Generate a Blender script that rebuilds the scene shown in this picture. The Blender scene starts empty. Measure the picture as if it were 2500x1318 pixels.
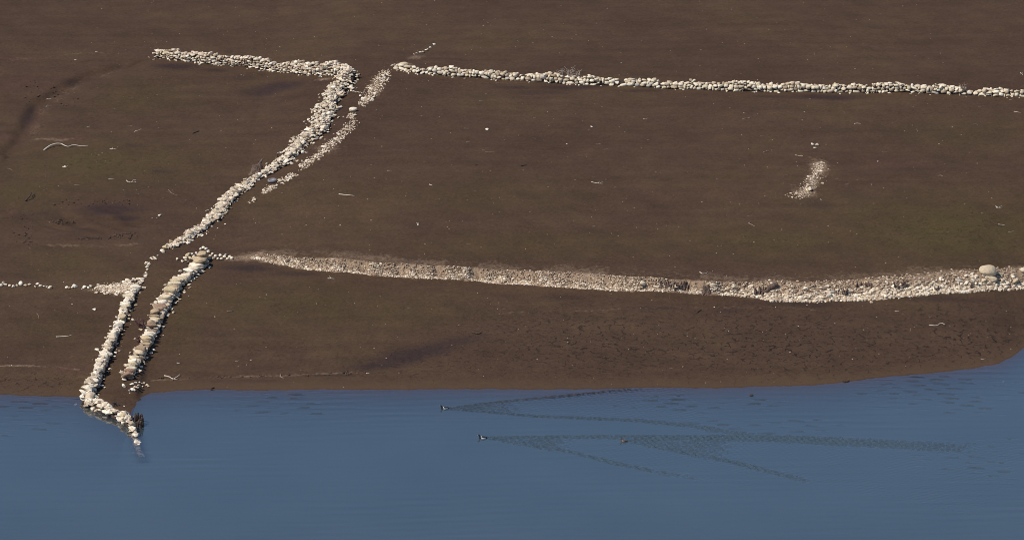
import bpy, bmesh, math
import numpy as np
from math import radians as R

# ------------------------------------------------------------------ camera, sky, sun, exposure
scene = bpy.context.scene
col = scene.collection
CAM = np.array([0.0, -240.0, 72.0])
FPX = 10000.0                      # focal length in photo pixels (2500 px wide)
PITCH = R(15.03)                   # below the horizon
cam_data = bpy.data.cameras.new("camera")
cam_data.sensor_width = 36.0
cam_data.lens = 36.0 * FPX / 2500.0
cam_data.clip_start = 1.0
cam_data.clip_end = 20000.0
cam = bpy.data.objects.new("camera", cam_data)
col.objects.link(cam)
cam.location = CAM
cam.rotation_euler = (math.pi / 2 - PITCH, 0, 0)
scene.camera = cam

SUN_EL = R(52.0)
SUN_AZ = math.atan2(-0.86, -0.51)  # from the left and a little behind the camera
SUN_DIR = np.array([math.sin(SUN_AZ) * math.cos(SUN_EL), math.cos(SUN_AZ) * math.cos(SUN_EL), math.sin(SUN_EL)])
world = bpy.data.worlds.new("World")
scene.world = world
world.use_nodes = True
wn = world.node_tree
sky = wn.nodes.new("ShaderNodeTexSky")
sky.sky_type = 'NISHITA'
sky.sun_disc = False
sky.sun_elevation = SUN_EL
sky.sun_rotation = SUN_AZ
sky.altitude = 2500
sky.dust_density = 0.0
sky.ozone_density = 4.0
wn.links.new(sky.outputs[0], wn.nodes["Background"].inputs[0])
wn.nodes["Background"].inputs[1].default_value = 0.15

sun_data = bpy.data.lights.new("sun", 'SUN')
sun_data.energy = 4.8
sun_data.angle = R(0.5)
sun_data.color = (1.0, 0.935, 0.84)
sun = bpy.data.objects.new("sun", sun_data)
col.objects.link(sun)
from mathutils import Vector, Matrix
sun.rotation_euler = Vector(SUN_DIR).to_track_quat('Z', 'Y').to_euler()
sun.location = (-60, -60, 90)

scene.view_settings.view_transform = 'Standard'
scene.view_settings.look = 'None'
scene.view_settings.exposure = 0.0
scene.view_settings.gamma = 1.0
scene.view_settings.use_curve_mapping = False

scene.cycles.pixel_filter_type = 'BLACKMAN_HARRIS'
scene.cycles.filter_width = 0.9

rng = np.random.RandomState(7)
U = lambda a, b: float(rng.uniform(a, b))

# ------------------------------------------------------------------ lay of the land
FWD = np.array([0, math.cos(PITCH), -math.sin(PITCH)])
UPV = np.array([0, math.sin(PITCH), math.cos(PITCH)])
RGT = np.array([1.0, 0, 0])

def raydir(px, py):
    return FWD + RGT * ((px - 1250.0) / FPX) + UPV * ((659.0 - py) / FPX)

def on_plane(px, py, z=0.0):
    d = raydir(px, py)
    return CAM + d * ((z - CAM[2]) / d[2])

def hit(hf, px, py, lift=0.0):
    """where the sight line through a spot of the photo meets the surface hf + lift"""
    d = raydir(px, py)
    t = np.linspace(200, 420, 441)
    f = lambda t: CAM[2] + d[2] * t - hf(CAM[0] + d[0] * t, CAM[1] + d[1] * t) - lift
    v = f(t)
    i = np.argmax(v < 0)
    a, b = (t[i - 1], t[i]) if i > 0 else (t[0], t[1])
    for _ in range(24):
        m = 0.5 * (a + b)
        if f(np.array([m]))[0] > 0: a = m
        else: b = m
    p = CAM + d * a
    return p

SLOPE = 0.09
shore_px = [(-600, 955), (-200, 958), (0, 962), (100, 966), (190, 970), (240, 988), (280, 1004), (308, 1018), (322, 1014),
            (331, 990), (338, 970), (365, 959), (420, 955), (520, 951), (700, 952), (900, 950), (1000, 952), (1100, 950),
            (1200, 948), (1300, 952), (1450, 948), (1600, 947), (1750, 946), (1900, 944), (2000, 938), (2100, 928),
            (2200, 917), (2300, 907), (2390, 898), (2440, 888), (2472, 870), (2500, 848), (2540, 830), (2700, 800), (3200, 780)]
sp = np.array([on_plane(*p)[:2] for p in shore_px])
S0 = float(on_plane(1250, 950)[1])
SPIT_X = float(on_plane(331, 985)[0]); SPIT_Y = float(on_plane(331, 966)[1])

def wob(x, y):
    return (0.05 * np.sin(0.31 * x + 1.3) * np.sin(0.27 * y + 0.4) + 0.035 * np.sin(0.83 * x - 0.4 * y)
            + 0.02 * np.sin(1.7 * x + 0.9 * y + 2.0) + 0.015 * np.sin(0.6 * x + 2.1 * y))

def shore(x):
    return np.interp(x, sp[:, 0], sp[:, 1]) + 0.10 * np.sin(0.9 * x) + 0.05 * np.sin(4.3 * x + 1.0) + 0.03 * np.sin(11 * x)

def h_base(x, y):
    S = shore(x)
    d = y - S
    w = np.exp(-(d / 15.0) ** 2)
    hi = SLOPE * (y - S0 - w * (S - S0)) + wob(x, y) * np.clip(d / 6.0, 0, 1)
    # the low spit inside the hooked wall flattens towards its right edge
    e = np.clip((SPIT_X - x) / 1.6, 0.06, 1); inb = np.clip((SPIT_Y - y) / 1.2, 0, 1) * (x < SPIT_X + 0.3)
    hi = hi * (1 - inb + inb * e * 0.8)
    lo = np.maximum(0.10 * d, -6.0)
    return np.where(d > 0, hi, lo)

# the gravel bank: an old terrace edge, its upper and lower rim traced in the photo
BANK_H = 0.75
up_px = [(600, 616), (650, 620), (700, 627), (800, 633), (900, 640), (1100, 652), (1300, 662), (1500, 675), (1650, 685), (1850, 691), (2000, 690), (2150, 682),
         (2300, 668), (2400, 661), (2500, 656), (2700, 650)]
lo_px = [(600, 634), (650, 642), (700, 650), (800, 662), (1000, 678), (1200, 690), (1400, 703), (1550, 711), (1700, 717), (1830, 724), (1885, 735), (2000, 736),
         (2150, 730), (2300, 716), (2400, 709), (2500, 705), (2700, 700)]
lo_w = np.array([hit(h_base, *p) for p in lo_px])
up_w = np.array([hit(h_base, p[0], p[1], BANK_H * min(1, max(0, (p[0] - 560) / 250))) for p in up_px])

def bank(x, y):
    yl = np.interp(x, lo_w[:, 0], lo_w[:, 1]); yu = np.interp(x, up_w[:, 0], up_w[:, 1])
    yl = yl + 0.10 * np.sin(2.3 * x) + 0.08 * np.sin(5.1 * x + 1); yu = yu + 0.15 * np.sin(1.1 * x + 2)
    return (y - yl) / np.maximum(yu - yl, 0.3)

X_BANK0 = lo_w[0, 0]
def h_step(x, y):
    t = np.clip(bank(x, y), 0, 1)
    t = t * t * (3 - 2 * t)
    fx = np.clip((x - X_BANK0 + 1.0) / 6.5, 0, 1)
    return h_base(x, y) + BANK_H * t * fx

def pl_dist(x, y, P):
    """distance to a polyline, arc length, signed side"""
    x = np.asarray(x, float); y = np.asarray(y, float)
    best = np.full(x.shape, 1e9); bs = np.zeros(x.shape); side = np.zeros(x.shape)
    s0 = 0.0
    for a, b in zip(P[:-1], P[1:]):
        e = b[:2] - a[:2]; L = np.hypot(*e)
        if L < 1e-6: continue
        t = np.clip(((x - a[0]) * e[0] + (y - a[1]) * e[1]) / L ** 2, 0, 1)
        dx = x - a[0] - t * e[0]; dy = y - a[1] - t * e[1]
        d = np.hypot(dx, dy)
        m = d < best
        best = np.where(m, d, best); bs = np.where(m, s0 + t * L, bs)
        side = np.where(m, np.sign(e[0] * dy - e[1] * dx), side)
        s0 += L
    return best, bs, side

gully_px = [(20, 372), (52, 330), (66, 295), (88, 258), (128, 228), (180, 198), (232, 177), (300, 160)]
gully = np.array([hit(h_step, *p) for p in gully_px])
GX0, GX1, GY0, GY1 = gully[:, 0].min() - 3, gully[:, 0].max() + 3, gully[:, 1].min() - 3, gully[:, 1].max() + 3
hol = hit(h_step, 240, 540)

def local_relief(x, y):
    r = np.zeros(np.shape(x))
    m = (x > GX0) & (x < GX1) & (y > GY0) & (y < GY1)
    if np.any(m):
        d, s, sd = pl_dist(x[m], y[m], gully)
        sg = d * sd
        wd = 0.9 + 0.25 * np.sin(s * 1.7)
        g = -0.26 * np.exp(-np.where(sg > 0, (d / (0.55 * wd)) ** 2, (d / (1.5 * wd)) ** 2))
        r[m] += g
    q = ((x - hol[0]) / 4.6) ** 2 + ((y - hol[1]) / 3.2) ** 2
    e = np.clip(1.15 - q, 0, 1)
    r -= 0.22 * e * e * (3 - 2 * e) * (0.75 + 0.45 * np.sin(2.2 * x + 1.2 * np.sin(1.7 * y)) * np.sin(2.9 * y + 0.7 * x))
    return r

def height(x, y):
    x = np.asarray(x, float); y = np.asarray(y, float)
    far = np.maximum(y - 110.0, 0.0)
    return h_step(x, y) + local_relief(x, y) + 0.135 * far * (1 - np.exp(-far / 120.0))  # far term: added unseen hillside, shaped so tilted wake facets reflect it dark

def P(px, py, lift=0.0):
    return hit(height, px, py, lift)

def ground(x, y):
    return float(height(np.array([x]), np.array([y]))[0])

def mpp(p):                                   # metres per photo pixel at a point
    return float(np.dot(p - CAM, FWD)) / FPX

# ------------------------------------------------------------------ mesh helpers
def mk_mesh(name, V, F, smooth=True, attrs=None):
    V = np.asarray(V, np.float32); F = np.asarray(F, np.int32)
    me = bpy.data.meshes.new(name)
    k = F.shape[1]
    me.vertices.add(len(V)); me.vertices.foreach_set("co", V.ravel())
    me.loops.add(F.size); me.loops.foreach_set("vertex_index", F.ravel())
    me.polygons.add(len(F)); me.polygons.foreach_set("loop_start", np.arange(len(F), dtype=np.int32) * k)
    me.polygons.foreach_set("use_smooth", np.full(len(F), bool(smooth)))
    me.update(calc_edges=True)
    for an, av in (attrs or {}).items():
        at = me.attributes.new(an, 'FLOAT', 'POINT')
        at.data.foreach_set("value", np.asarray(av, np.float32))
    return me

def obj(name, me, mat, parent=None, loc=(0, 0, 0)):
    o = bpy.data.objects.new(name, me)
    me.materials.append(mat)
    col.objects.link(o)
    o.location = [float(c) for c in loc]
    if parent is not None: o.parent = parent
    return o

def tag(o, label=None, cat=None, group=None, kind=None):
    if label: o["label"] = label
    if cat: o["category"] = cat
    if group: o["group"] = group
    if kind: o["kind"] = kind
    return o

def thing(name, loc, label, cat, group=None):
    o = bpy.data.objects.new(name, None)
    o.empty_display_size = 0.3
    col.objects.link(o); o.location = [float(c) for c in loc]
    return tag(o, label, cat, group)

# ------------------------------------------------------------------ materials
class Mat:
    def __init__(s, name, rough=0.9, spec=0.2):
        s.m = bpy.data.materials.new(name); s.m.use_nodes = True
        s.t = s.m.node_tree; s.n = s.t.nodes
        s.bsdf = s.n["Principled BSDF"]
        s.bsdf.inputs["Roughness"].default_value = rough
        s.bsdf.inputs["Specular IOR Level"].default_value = spec
        s.co = s.n.new("ShaderNodeTexCoord")
    def link(s, a, b): s.t.links.new(a, b)
    def noise(s, scale, detail=3, rough=0.55, vec=None, dist=0.0):
        n = s.n.new("ShaderNodeTexNoise"); n.inputs["Scale"].default_value = scale
        n.inputs["Detail"].default_value = detail; n.inputs["Roughness"].default_value = rough
        n.inputs["Distortion"].default_value = dist
        s.link(vec or s.co.outputs["Object"], n.inputs["Vector"]); return n.outputs["Fac"]
    def ramp(s, fac, stops, interp='LINEAR'):
        r = s.n.new("ShaderNodeValToRGB"); r.color_ramp.interpolation = interp
        e = r.color_ramp.elements
        while len(e) < len(stops): e.new(0.5)
        for i, (p, c) in enumerate(stops):
            e[i].position = p
            e[i].color = (c, c, c, 1) if isinstance(c, (int, float)) else (*c, 1)
        s.link(fac, r.inputs["Fac"]); return r.outputs["Color"]
    def math(s, op, a, b=None, c=None, clamp=False):
        n = s.n.new("ShaderNodeMath"); n.operation = op; n.use_clamp = clamp
        for i, v in enumerate((a, b, c)):
            if v is None: continue
            if isinstance(v, (int, float)): n.inputs[i].default_value = v
            else: s.link(v, n.inputs[i])
        return n.outputs[0]
    def mix(s, fac, a, b, mode='MIX'):
        n = s.n.new("ShaderNodeMix"); n.data_type = 'RGBA'; n.blend_type = mode
        for idx, v in ((0, fac), (6, a), (7, b)):
            if isinstance(v, (int, float)): n.inputs[idx].default_value = v
            elif isinstance(v, tuple): n.inputs[idx].default_value = (*v, 1)
            else: s.link(v, n.inputs[idx])
        return n.outputs[2]
    def attr(s, name):
        n = s.n.new("ShaderNodeAttribute"); n.attribute_name = name; return n.outputs["Fac"]
    def bump(s, hgt, strength=0.5, dist=0.05, chain=None):
        b = s.n.new("ShaderNodeBump"); b.inputs["Strength"].default_value = strength
        b.inputs["Distance"].default_value = dist
        s.link(hgt, b.inputs["Height"])
        if chain is not None: s.link(chain, b.inputs["Normal"])
        return b.outputs["Normal"]
    def done(s, colour, normal=None):
        s.link(colour, s.bsdf.inputs["Base Color"])
        if normal is not None: s.link(normal, s.bsdf.inputs["Normal"])
        return s.m

def stone_material(name, stops, dirt=(0.20, 0.15, 0.11), dirt_amt=0.5):
    m = Mat(name, 0.92, 0.15)
    c = m.ramp(m.attr("tint"), stops)
    n1 = m.noise(6.0, 5, 0.7)
    c = m.mix(m.ramp(n1, [(0.42, 0.0), (0.72, dirt_amt)]), c, dirt)
    n2 = m.noise(22.0, 3, 0.6)
    c = m.mix(0.55, c, m.ramp(n2, [(0.25, 0.6), (0.6, 1.0)]), 'MULTIPLY')
    return m.done(c, m.bump(m.noise(9.0, 5, 0.7), 0.6, 0.06))

STONE = stone_material("pale_limestone", [(0.0, (0.20, 0.14, 0.095)), (0.15, (0.40, 0.30, 0.205)), (0.38, (0.60, 0.48, 0.345)), (0.66, (0.76, 0.64, 0.475)),
                                          (0.90, (0.88, 0.79, 0.63)), (0.95, (0.56, 0.44, 0.26)), (1.0, (0.34, 0.30, 0.26))], dirt_amt=0.6)
COBBLE = stone_material("rounded_field_stone", [(0.0, (0.30, 0.22, 0.145)), (0.2, (0.50, 0.39, 0.26)), (0.5, (0.67, 0.56, 0.39)), (0.85, (0.86, 0.75, 0.57)),
                                                (1.0, (0.36, 0.32, 0.27))], dirt_amt=0.5)
SLAB = stone_material("weathered_slab", [(0.0, (0.27, 0.165, 0.11)), (0.25, (0.45, 0.33, 0.20)), (0.5, (0.60, 0.47, 0.28)), (0.75, (0.71, 0.59, 0.42)),
                                         (1.0, (0.86, 0.76, 0.59))], dirt_amt=0.5)
PEBBLE = stone_material("bank_gravel", [(0.0, (0.15, 0.095, 0.062)), (0.3, (0.35, 0.25, 0.165)), (0.65, (0.55, 0.42, 0.29)), (1.0, (0.86, 0.74, 0.57))], dirt_amt=0.25)

EA = Mat('packed_earth', .95, .1); EARTH = EA.done(EA.ramp(EA.noise(9, 4), [(.3, (.03, .02, .015)), (.7, (.07, .048, .036))]))

def wood_material(name, a, b, sc=14):
    m = Mat(name, 0.9, 0.1)
    mp = m.n.new("ShaderNodeMapping"); mp.inputs["Scale"].default_value = (1, 1, 0.35)
    m.link(m.co.outputs["Object"], mp.inputs["Vector"])
    n = m.noise(sc, 5, 0.7, mp.outputs["Vector"])
    return m.done(m.ramp(n, [(0.3, a), (0.7, b)]), m.bump(n, 0.5, 0.03))

BLEACHED = wood_material("bleached_wood", (0.38, 0.31, 0.23), (0.62, 0.54, 0.43))
DULLWOOD = wood_material("weathered_wood", (0.13, 0.095, 0.07), (0.28, 0.21, 0.16))
DARKWOOD = wood_material("waterlogged_wood", (0.022, 0.016, 0.014), (0.09, 0.066, 0.054))
STUMPWOOD = wood_material("stump_wood", (0.04, 0.027, 0.021), (0.19, 0.13, 0.098), 9)

# mud
def mud_material():
    m = Mat("reservoir_mud", 0.85, 0.12)
    big = m.noise(0.09, 4, 0.55)
    mid = m.noise(0.7, 6, 0.7)
    fine = m.noise(5.0, 6, 0.85)
    c = m.ramp(big, [(0.30, (0.057, 0.032, 0.0190)), (0.52, (0.065, 0.0375, 0.0218)), (0.72, (0.071, 0.043, 0.0225))])
    sm = m.n.new('ShaderNodeMapping'); sm.inputs['Scale'].default_value = (0.05, 0.45, 1); m.link(m.co.outputs['Object'], sm.inputs['Vector'])
    c = m.mix(0.8, c, m.ramp(m.noise(1.0, 6, 0.7, sm.outputs['Vector'], .6), [(0.3, 0.80), (0.55, 1.0), (0.72, 1.14)]), 'MULTIPLY')
    c = m.mix(0.6, c, m.ramp(mid, [(0.3, 0.74), (0.7, 1.18)]), 'MULTIPLY')
    alg = m.math('MULTIPLY', m.attr("algae"), m.ramp(m.noise(0.5, 5, 0.7), [(0.25, 0.2), (0.65, 1.0)]))
    c = m.mix(alg, c, (0.064, 0.047, 0.0155))
    red = m.math('MULTIPLY', m.attr("red"), m.ramp(m.noise(1.2, 4, 0.7), [(0.35, 0.0), (0.7, 1.0)]))
    c = m.mix(red, c, (0.085, 0.040, 0.030))
    wet = m.ramp(m.math('ADD', m.attr("wet"), m.math('MULTIPLY', m.math('SUBTRACT', m.noise(0.7, 7, 0.75), 0.5), 1.3)), [(0.22, 0.0), (0.42, 0.35), (0.85, 1.0)])
    c = m.mix(wet, c, (0.036, 0.021, 0.0165))
    pale = m.ramp(m.math('ADD', m.attr("gravel"), m.math('MULTIPLY', m.math('SUBTRACT', m.noise(2.5, 6, 0.85), 0.5), 1.1)), [(0.12, 0.0), (0.85, 1.0)])
    pale = m.math('MULTIPLY', pale, m.math('GREATER_THAN', m.attr("gravel"), 0.01))
    c = m.mix(pale, c, m.ramp(m.noise(16, 3, 0.8), [(0.3, (0.14, 0.092, 0.062)), (0.5, (0.27, 0.185, 0.12)), (0.75, (0.40, 0.30, 0.20))]))
    c = m.mix(0.75, c, m.ramp(fine, [(0.28, 0.45), (0.5, 0.95), (0.72, 1.5)]), 'MULTIPLY')
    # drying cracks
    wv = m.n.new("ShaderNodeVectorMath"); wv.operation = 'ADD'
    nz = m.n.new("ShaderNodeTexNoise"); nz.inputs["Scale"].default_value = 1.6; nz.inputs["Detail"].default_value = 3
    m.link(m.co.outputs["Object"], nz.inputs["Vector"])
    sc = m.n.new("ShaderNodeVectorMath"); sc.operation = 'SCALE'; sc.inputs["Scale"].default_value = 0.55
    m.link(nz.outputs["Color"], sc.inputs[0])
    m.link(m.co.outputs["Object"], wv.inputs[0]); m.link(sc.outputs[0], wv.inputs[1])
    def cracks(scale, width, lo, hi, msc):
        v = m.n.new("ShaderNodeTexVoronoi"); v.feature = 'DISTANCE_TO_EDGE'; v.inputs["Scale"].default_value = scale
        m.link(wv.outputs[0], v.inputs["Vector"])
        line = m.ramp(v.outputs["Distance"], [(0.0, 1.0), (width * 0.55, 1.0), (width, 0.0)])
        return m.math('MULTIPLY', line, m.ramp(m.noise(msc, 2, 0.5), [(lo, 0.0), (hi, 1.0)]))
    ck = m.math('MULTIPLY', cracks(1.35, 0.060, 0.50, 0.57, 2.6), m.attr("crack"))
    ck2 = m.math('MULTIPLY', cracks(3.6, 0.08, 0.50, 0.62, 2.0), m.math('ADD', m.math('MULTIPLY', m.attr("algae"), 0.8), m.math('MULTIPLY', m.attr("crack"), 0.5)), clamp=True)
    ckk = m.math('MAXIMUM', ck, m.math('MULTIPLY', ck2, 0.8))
    c = m.mix(m.math('MULTIPLY', ckk, 0.92), c, (0.016, 0.010, 0.008))  # crack colour: wetter mud plus the shade inside the gaps, painted in
    shoreb = m.attr("shore")
    c = m.mix(m.math('MULTIPLY', shoreb, 0.8), c, (0.076, 0.046, 0.026))
    nb = m.bump(m.noise(2.2, 5, 0.65), 0.35, 0.08)
    nb = m.bump(fine, 0.35, 0.03, nb)
    nb = m.bump(m.math('SUBTRACT', 1.0, ckk), 0.6, 0.06, nb)
    # damp mud is a little glossier
    m.link(m.math('SUBTRACT', 0.9, m.math('MULTIPLY', wet, 0.08)), m.bsdf.inputs["Roughness"])
    return m.done(c, nb)
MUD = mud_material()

def water_material():
    m = Mat("lake_water")
    t = m.t
    for n in list(t.nodes):
        if n.type == 'BSDF_PRINCIPLED': t.nodes.remove(n)
    out = [n for n in t.nodes if n.type == 'OUTPUT_MATERIAL'][0]
    mp = m.n.new("ShaderNodeMapping"); mp.inputs["Scale"].default_value = (0.35, 1.0, 1.0); mp.inputs["Rotation"].default_value = (0, 0, R(4))
    m.link(m.co.outputs["Object"], mp.inputs["Vector"])
    nb = m.bump(m.noise(3.2, 3, 0.6, mp.outputs["Vector"]), 0.30, 0.012)
    gl = m.n.new("ShaderNodeBsdfGlossy"); gl.inputs["Roughness"].default_value = 0.04
    m.link(nb, gl.inputs["Normal"])
    df = m.n.new("ShaderNodeBsdfDiffuse")
    dp = m.attr("depth")
    murk = m.ramp(m.noise(0.12, 3, 0.5), [(0.3, (0.040, 0.060, 0.072)), (0.7, (0.046, 0.067, 0.080))])
    m.link(murk, df.inputs["Color"])
    tr = m.n.new("ShaderNodeBsdfTransparent"); tr.inputs["Color"].default_value = (0.97, 0.93, 1.0, 1)
    f = m.math('SUBTRACT', 1.0, m.math('POWER', 2.71828, m.math('MULTIPLY', dp, -3.0)))
    mx = m.n.new("ShaderNodeMixShader"); m.link(f, mx.inputs[0]); m.link(tr.outputs[0], mx.inputs[1]); m.link(df.outputs[0], mx.inputs[2])
    fr = m.n.new("ShaderNodeFresnel"); fr.inputs["IOR"].default_value = 1.58; m.link(nb, fr.inputs["Normal"])
    m2 = m.n.new("ShaderNodeMixShader"); m.link(fr.outputs[0], m2.inputs[0]); m.link(mx.outputs[0], m2.inputs[1]); m.link(gl.outputs[0], m2.inputs[2])
    m.link(m2.outputs[0], out.inputs["Surface"])
    return m.m
WATER = water_material()

# ------------------------------------------------------------------ ground sheet
def spread_axis(lo, hi, step, far_lo, far_hi):
    core = np.arange(lo, hi + 1e-6, step)
    def out(a, far, sgn):
        r = []; d = step; p = a
        while (far - p) * sgn > 0:
            d *= 1.35; p += sgn * d; r.append(p)
        return r
    return np.array(out(lo, far_lo, -1)[::-1] + list(core) + out(hi, far_hi, 1))

def grid(xs, ys):
    X, Y = np.meshgrid(xs, ys)
    nx, ny = len(xs), len(ys)
    i = (np.arange(ny - 1)[:, None] * nx + np.arange(nx - 1)[None, :]).ravel()
    F = np.stack([i, i + 1, i + nx + 1, i + nx], 1)
    return X.ravel(), Y.ravel(), F

class Blot:
    def __init__(s, px, py, rx, ry, ang=0.0, amt=1.0):
        s.p = P(px, py); k = mpp(s.p)
        s.rx = rx * k; s.ry = ry * k / 0.34; s.a = R(ang); s.amt = amt
    def __call__(s, x, y):
        dx, dy = x - s.p[0], y - s.p[1]
        c, sn = math.cos(s.a), math.sin(s.a)
        q = ((dx * c + dy * sn) / s.rx) ** 2 + ((-dx * sn + dy * c) / s.ry) ** 2
        return s.amt * np.exp(-1.5 * q)

wet_blots = [Blot(*b) for b in [
    (430, 163, 75, 12), (520, 172, 60, 8, 0, .7), (680, 212, 90, 20), (640, 225, 80, 18, 0, .8), (600, 190, 60, 14, 0, .5), (780, 200, 40, 16, 0, .7),
    (1400, 214, 120, 10), (1260, 214, 90, 8, 0, .7), (1320, 226, 110, 10, 0, .6), (2020, 238, 130, 10), (1880, 236, 70, 6, 0, .7), (1560, 222, 100, 6, 0, .7),
    (270, 515, 110, 18), (310, 535, 50, 8), (200, 560, 60, 10, 0, .6), (120, 520, 60, 20, 0, .5), (60, 530, 50, 20, 0, .5),
    (610, 655, 90, 14, 0, .9), (720, 668, 110, 10, 0, .7), (560, 680, 70, 30, 0, .4), (1380, 725, 90, 12, 0, .6), (1250, 722, 120, 14, 0, .4),
    (1005, 866, 230, 21, 35, 1), (930, 892, 130, 16, 20, .9), (1100, 838, 130, 18, 32, .7), (1600, 752, 110, 5, 0, .8), (1780, 758, 70, 10, 0, .6),
    (2250, 412, 220, 14, 0, .45), (2000, 500, 60, 20, 0, .5), (2080, 470, 60, 25, 0, .4), (600, 930, 200, 6, 0, .6), (800, 915, 120, 5, 0, .6), (1950, 742, 200, 10, 0, .7), (2300, 730, 200, 10, 0, .6),
    (70, 290, 25, 45, 0, .7), (175, 205, 40, 14, 20, .6), (300, 165, 60, 8, 0, .4), (330, 355, 60, 8, 0, .5), (400, 420, 60, 15, 0, .5)]]
algae_blots = [Blot(*b) for b in [(2320, 560, 330, 100), (2300, 610, 200, 45, 0, .6), (1900, 590, 300, 50, 0, .6), (1300, 600, 400, 40, 0, .5), (700, 740, 260, 60, 0, .6),
    (250, 400, 260, 70, 0, .8), (60, 470, 120, 60, 0, .6), (350, 240, 160, 50, 0, .45), (150, 800, 160, 60, 0, .3), (900, 760, 300, 50, 0, .5), (450, 780, 60, 90, 0, .5),
    (2350, 330, 200, 60, 0, .4), (700, 480, 200, 60, 0, .3), (1200, 480, 300, 60, 0, .35), (150, 640, 120, 40, 0, .4)]]
red_blots = [Blot(*b) for b in [(160, 338, 70, 8), (85, 300, 14, 40, 0, .9), (30, 335, 50, 10, 0, .7), (40, 145, 160, 6, 0, .7), (270, 508, 90, 8, 0, .8), (180, 900, 70, 14, 0, .9), (20, 520, 30, 10),
    (1740, 470, 200, 30, 0, .4), (2180, 400, 100, 20, 0, .5), (2460, 900, 60, 25, 0, .5), (60, 200, 120, 30, 0, .5)]]
crack_blots = [Blot(*b) for b in [(1950, 840, 560, 120), (1450, 830, 420, 110, 0, .9), (2350, 830, 260, 130), (60, 940, 170, 40, 0, .9), (1050, 880, 300, 60, 0, .6), (700, 850, 260, 60, 0, .35), (300, 985, 60, 30, 0, .5), (1700, 760, 400, 20, 0, .4), (2400, 760, 200, 60, 0, .5)]]
patch_blots = [Blot(*b) for b in [(2000, 408, 26, 22, 0, .7), (1985, 440, 24, 22, 0, .5), (1965, 470, 34, 16, 0, .6), (300, 706, 40, 16, 0, .7), (985, 158, 26, 8, 0, .6), (1015, 140, 30, 8, 30, .35), (230, 708, 30, 6, 0, .4),
    (915, 215, 22, 30, 0, .5), (800, 362, 40, 20, 40, .3), (790, 194, 26, 4, -8, .5), (1300, 202, 200, 3, -2, .12), (630, 622, 24, 8, 0, .6)]]

def blots(B, x, y):
    r = np.zeros(len(x))
    for b in B: r = np.maximum(r, b(x, y))
    return r

gx, gy, gF = grid(spread_axis(-40, 40, 0.16, -4000, 4000), spread_axis(-34, 96, 0.16, -3500, 4500))
gz = height(gx, gy)
bt = bank(gx, gy)
inx = np.clip((gx - X_BANK0 + 0.3) / 3.5, 0, 1)
gravel = np.clip((bt + 0.06) / 0.14, 0, 1) * np.clip((1.5 - bt) / 0.75, 0, 1) ** 1.3 * inx
gravel = np.maximum(gravel, blots(patch_blots, gx, gy))
dsh = gy - shore(gx)
def streak(px, half, amt):
    L_ = np.array([P(*q) for q in px]); out = np.zeros(len(gx))
    m = (gx > L_[:, 0].min() - 2) & (gx < L_[:, 0].max() + 2) & (gy > L_[:, 1].min() - 2) & (gy < L_[:, 1].max() + 2)
    d, s_, _ = pl_dist(gx[m], gy[m], L_)
    out[m] = amt * np.exp(-(d / (half * (.8 + .5 * np.sin(s_ * 1.3) ** 2))) ** 2) * (.45 + .55 * (np.sin(s_ * .9 + 1.7 * np.sin(s_ * .37)) > -.3))
    return out
# faint pale strand lines left by the falling water, and a painted-in light highlight along the gully rim
for a_ in [([(1200, 768), (1330, 760), (1500, 754), (1700, 751), (1850, 752), (1990, 756)], .12, .2), ([(0, 893), (60, 892), (130, 895), (190, 902)], .18, .45),
           ([(370, 928), (520, 921), (700, 916), (860, 908)], .16, .3), ([(0, 146), (70, 143), (140, 136), (260, 130)], .3, .15), ([(84, 330), (96, 290), (120, 258), (170, 222), (240, 192), (290, 172)], .5, .14),
           ([(90, 340), (150, 342), (180, 338)], .3, .35), ([(110, 598), (210, 600), (330, 596)], .25, .25),
           ([(560, 632), (590, 630), (630, 622)], .5, .5), ([(640, 618), (1000, 640), (1500, 668), (1850, 684)], .9, .28), ([(1850, 684), (2150, 672), (2380, 650)], .8, .25)]:
    gravel = np.maximum(gravel, streak(*a_))
attrs = dict(wet=blots(wet_blots, gx, gy), algae=blots(algae_blots, gx, gy), red=blots(red_blots, gx, gy),
             crack=blots(crack_blots, gx, gy) * np.clip((dsh - 0.1) / 0.5, 0, 1), gravel=gravel,
             shore=np.clip(1.0 - dsh / 2.2, 0, 1) * np.clip((dsh - .05) / .25, 0.25, 1))
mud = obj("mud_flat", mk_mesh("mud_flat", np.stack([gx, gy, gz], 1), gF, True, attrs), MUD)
tag(mud, "bare brown mud of the drained lake bed sloping down to the water", "ground", kind="structure")

# ------------------------------------------------------------------ ducks' courses and the lake
duck_pos = [on_plane(1085, 997), on_plane(1178, 1069), on_plane(1523, 1077)]
def W(pts): return np.array([on_plane(*p) for p in pts])
arms = [  # polyline, amplitude, width growth
    (W([(1092, 997), (1180, 985), (1300, 973), (1400, 964), (1500, 954), (1570, 950)]), 1.1, 0.11, 0.014),
    (W([(1092, 998), (1200, 1006), (1300, 1015), (1450, 1021), (1560, 1026), (1680, 1038), (1790, 1056), (1900, 1066)]), 1.1, 0.11, 0.014),
    (W([(1190, 1068), (1300, 1066), (1400, 1066), (1500, 1066), (1650, 1068), (1800, 1068), (1950, 1072), (2100, 1080), (2250, 1088), (2400, 1096)]), 1.3, 0.14, 0.026),
    (W([(1190, 1070), (1300, 1086), (1400, 1104), (1500, 1130), (1600, 1150), (1720, 1172)]), 1.0, 0.11, 0.014),
    (W([(1530, 1077), (1620, 1094), (1700, 1108), (1800, 1130), (1900, 1156), (1990, 1178)]), 1.1, 0.12, 0.017),
    (W([(1530, 1076), (1700, 1070), (1850, 1070), (2050, 1082), (2200, 1086)]), 1.0, 0.14, 0.02),
]
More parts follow.
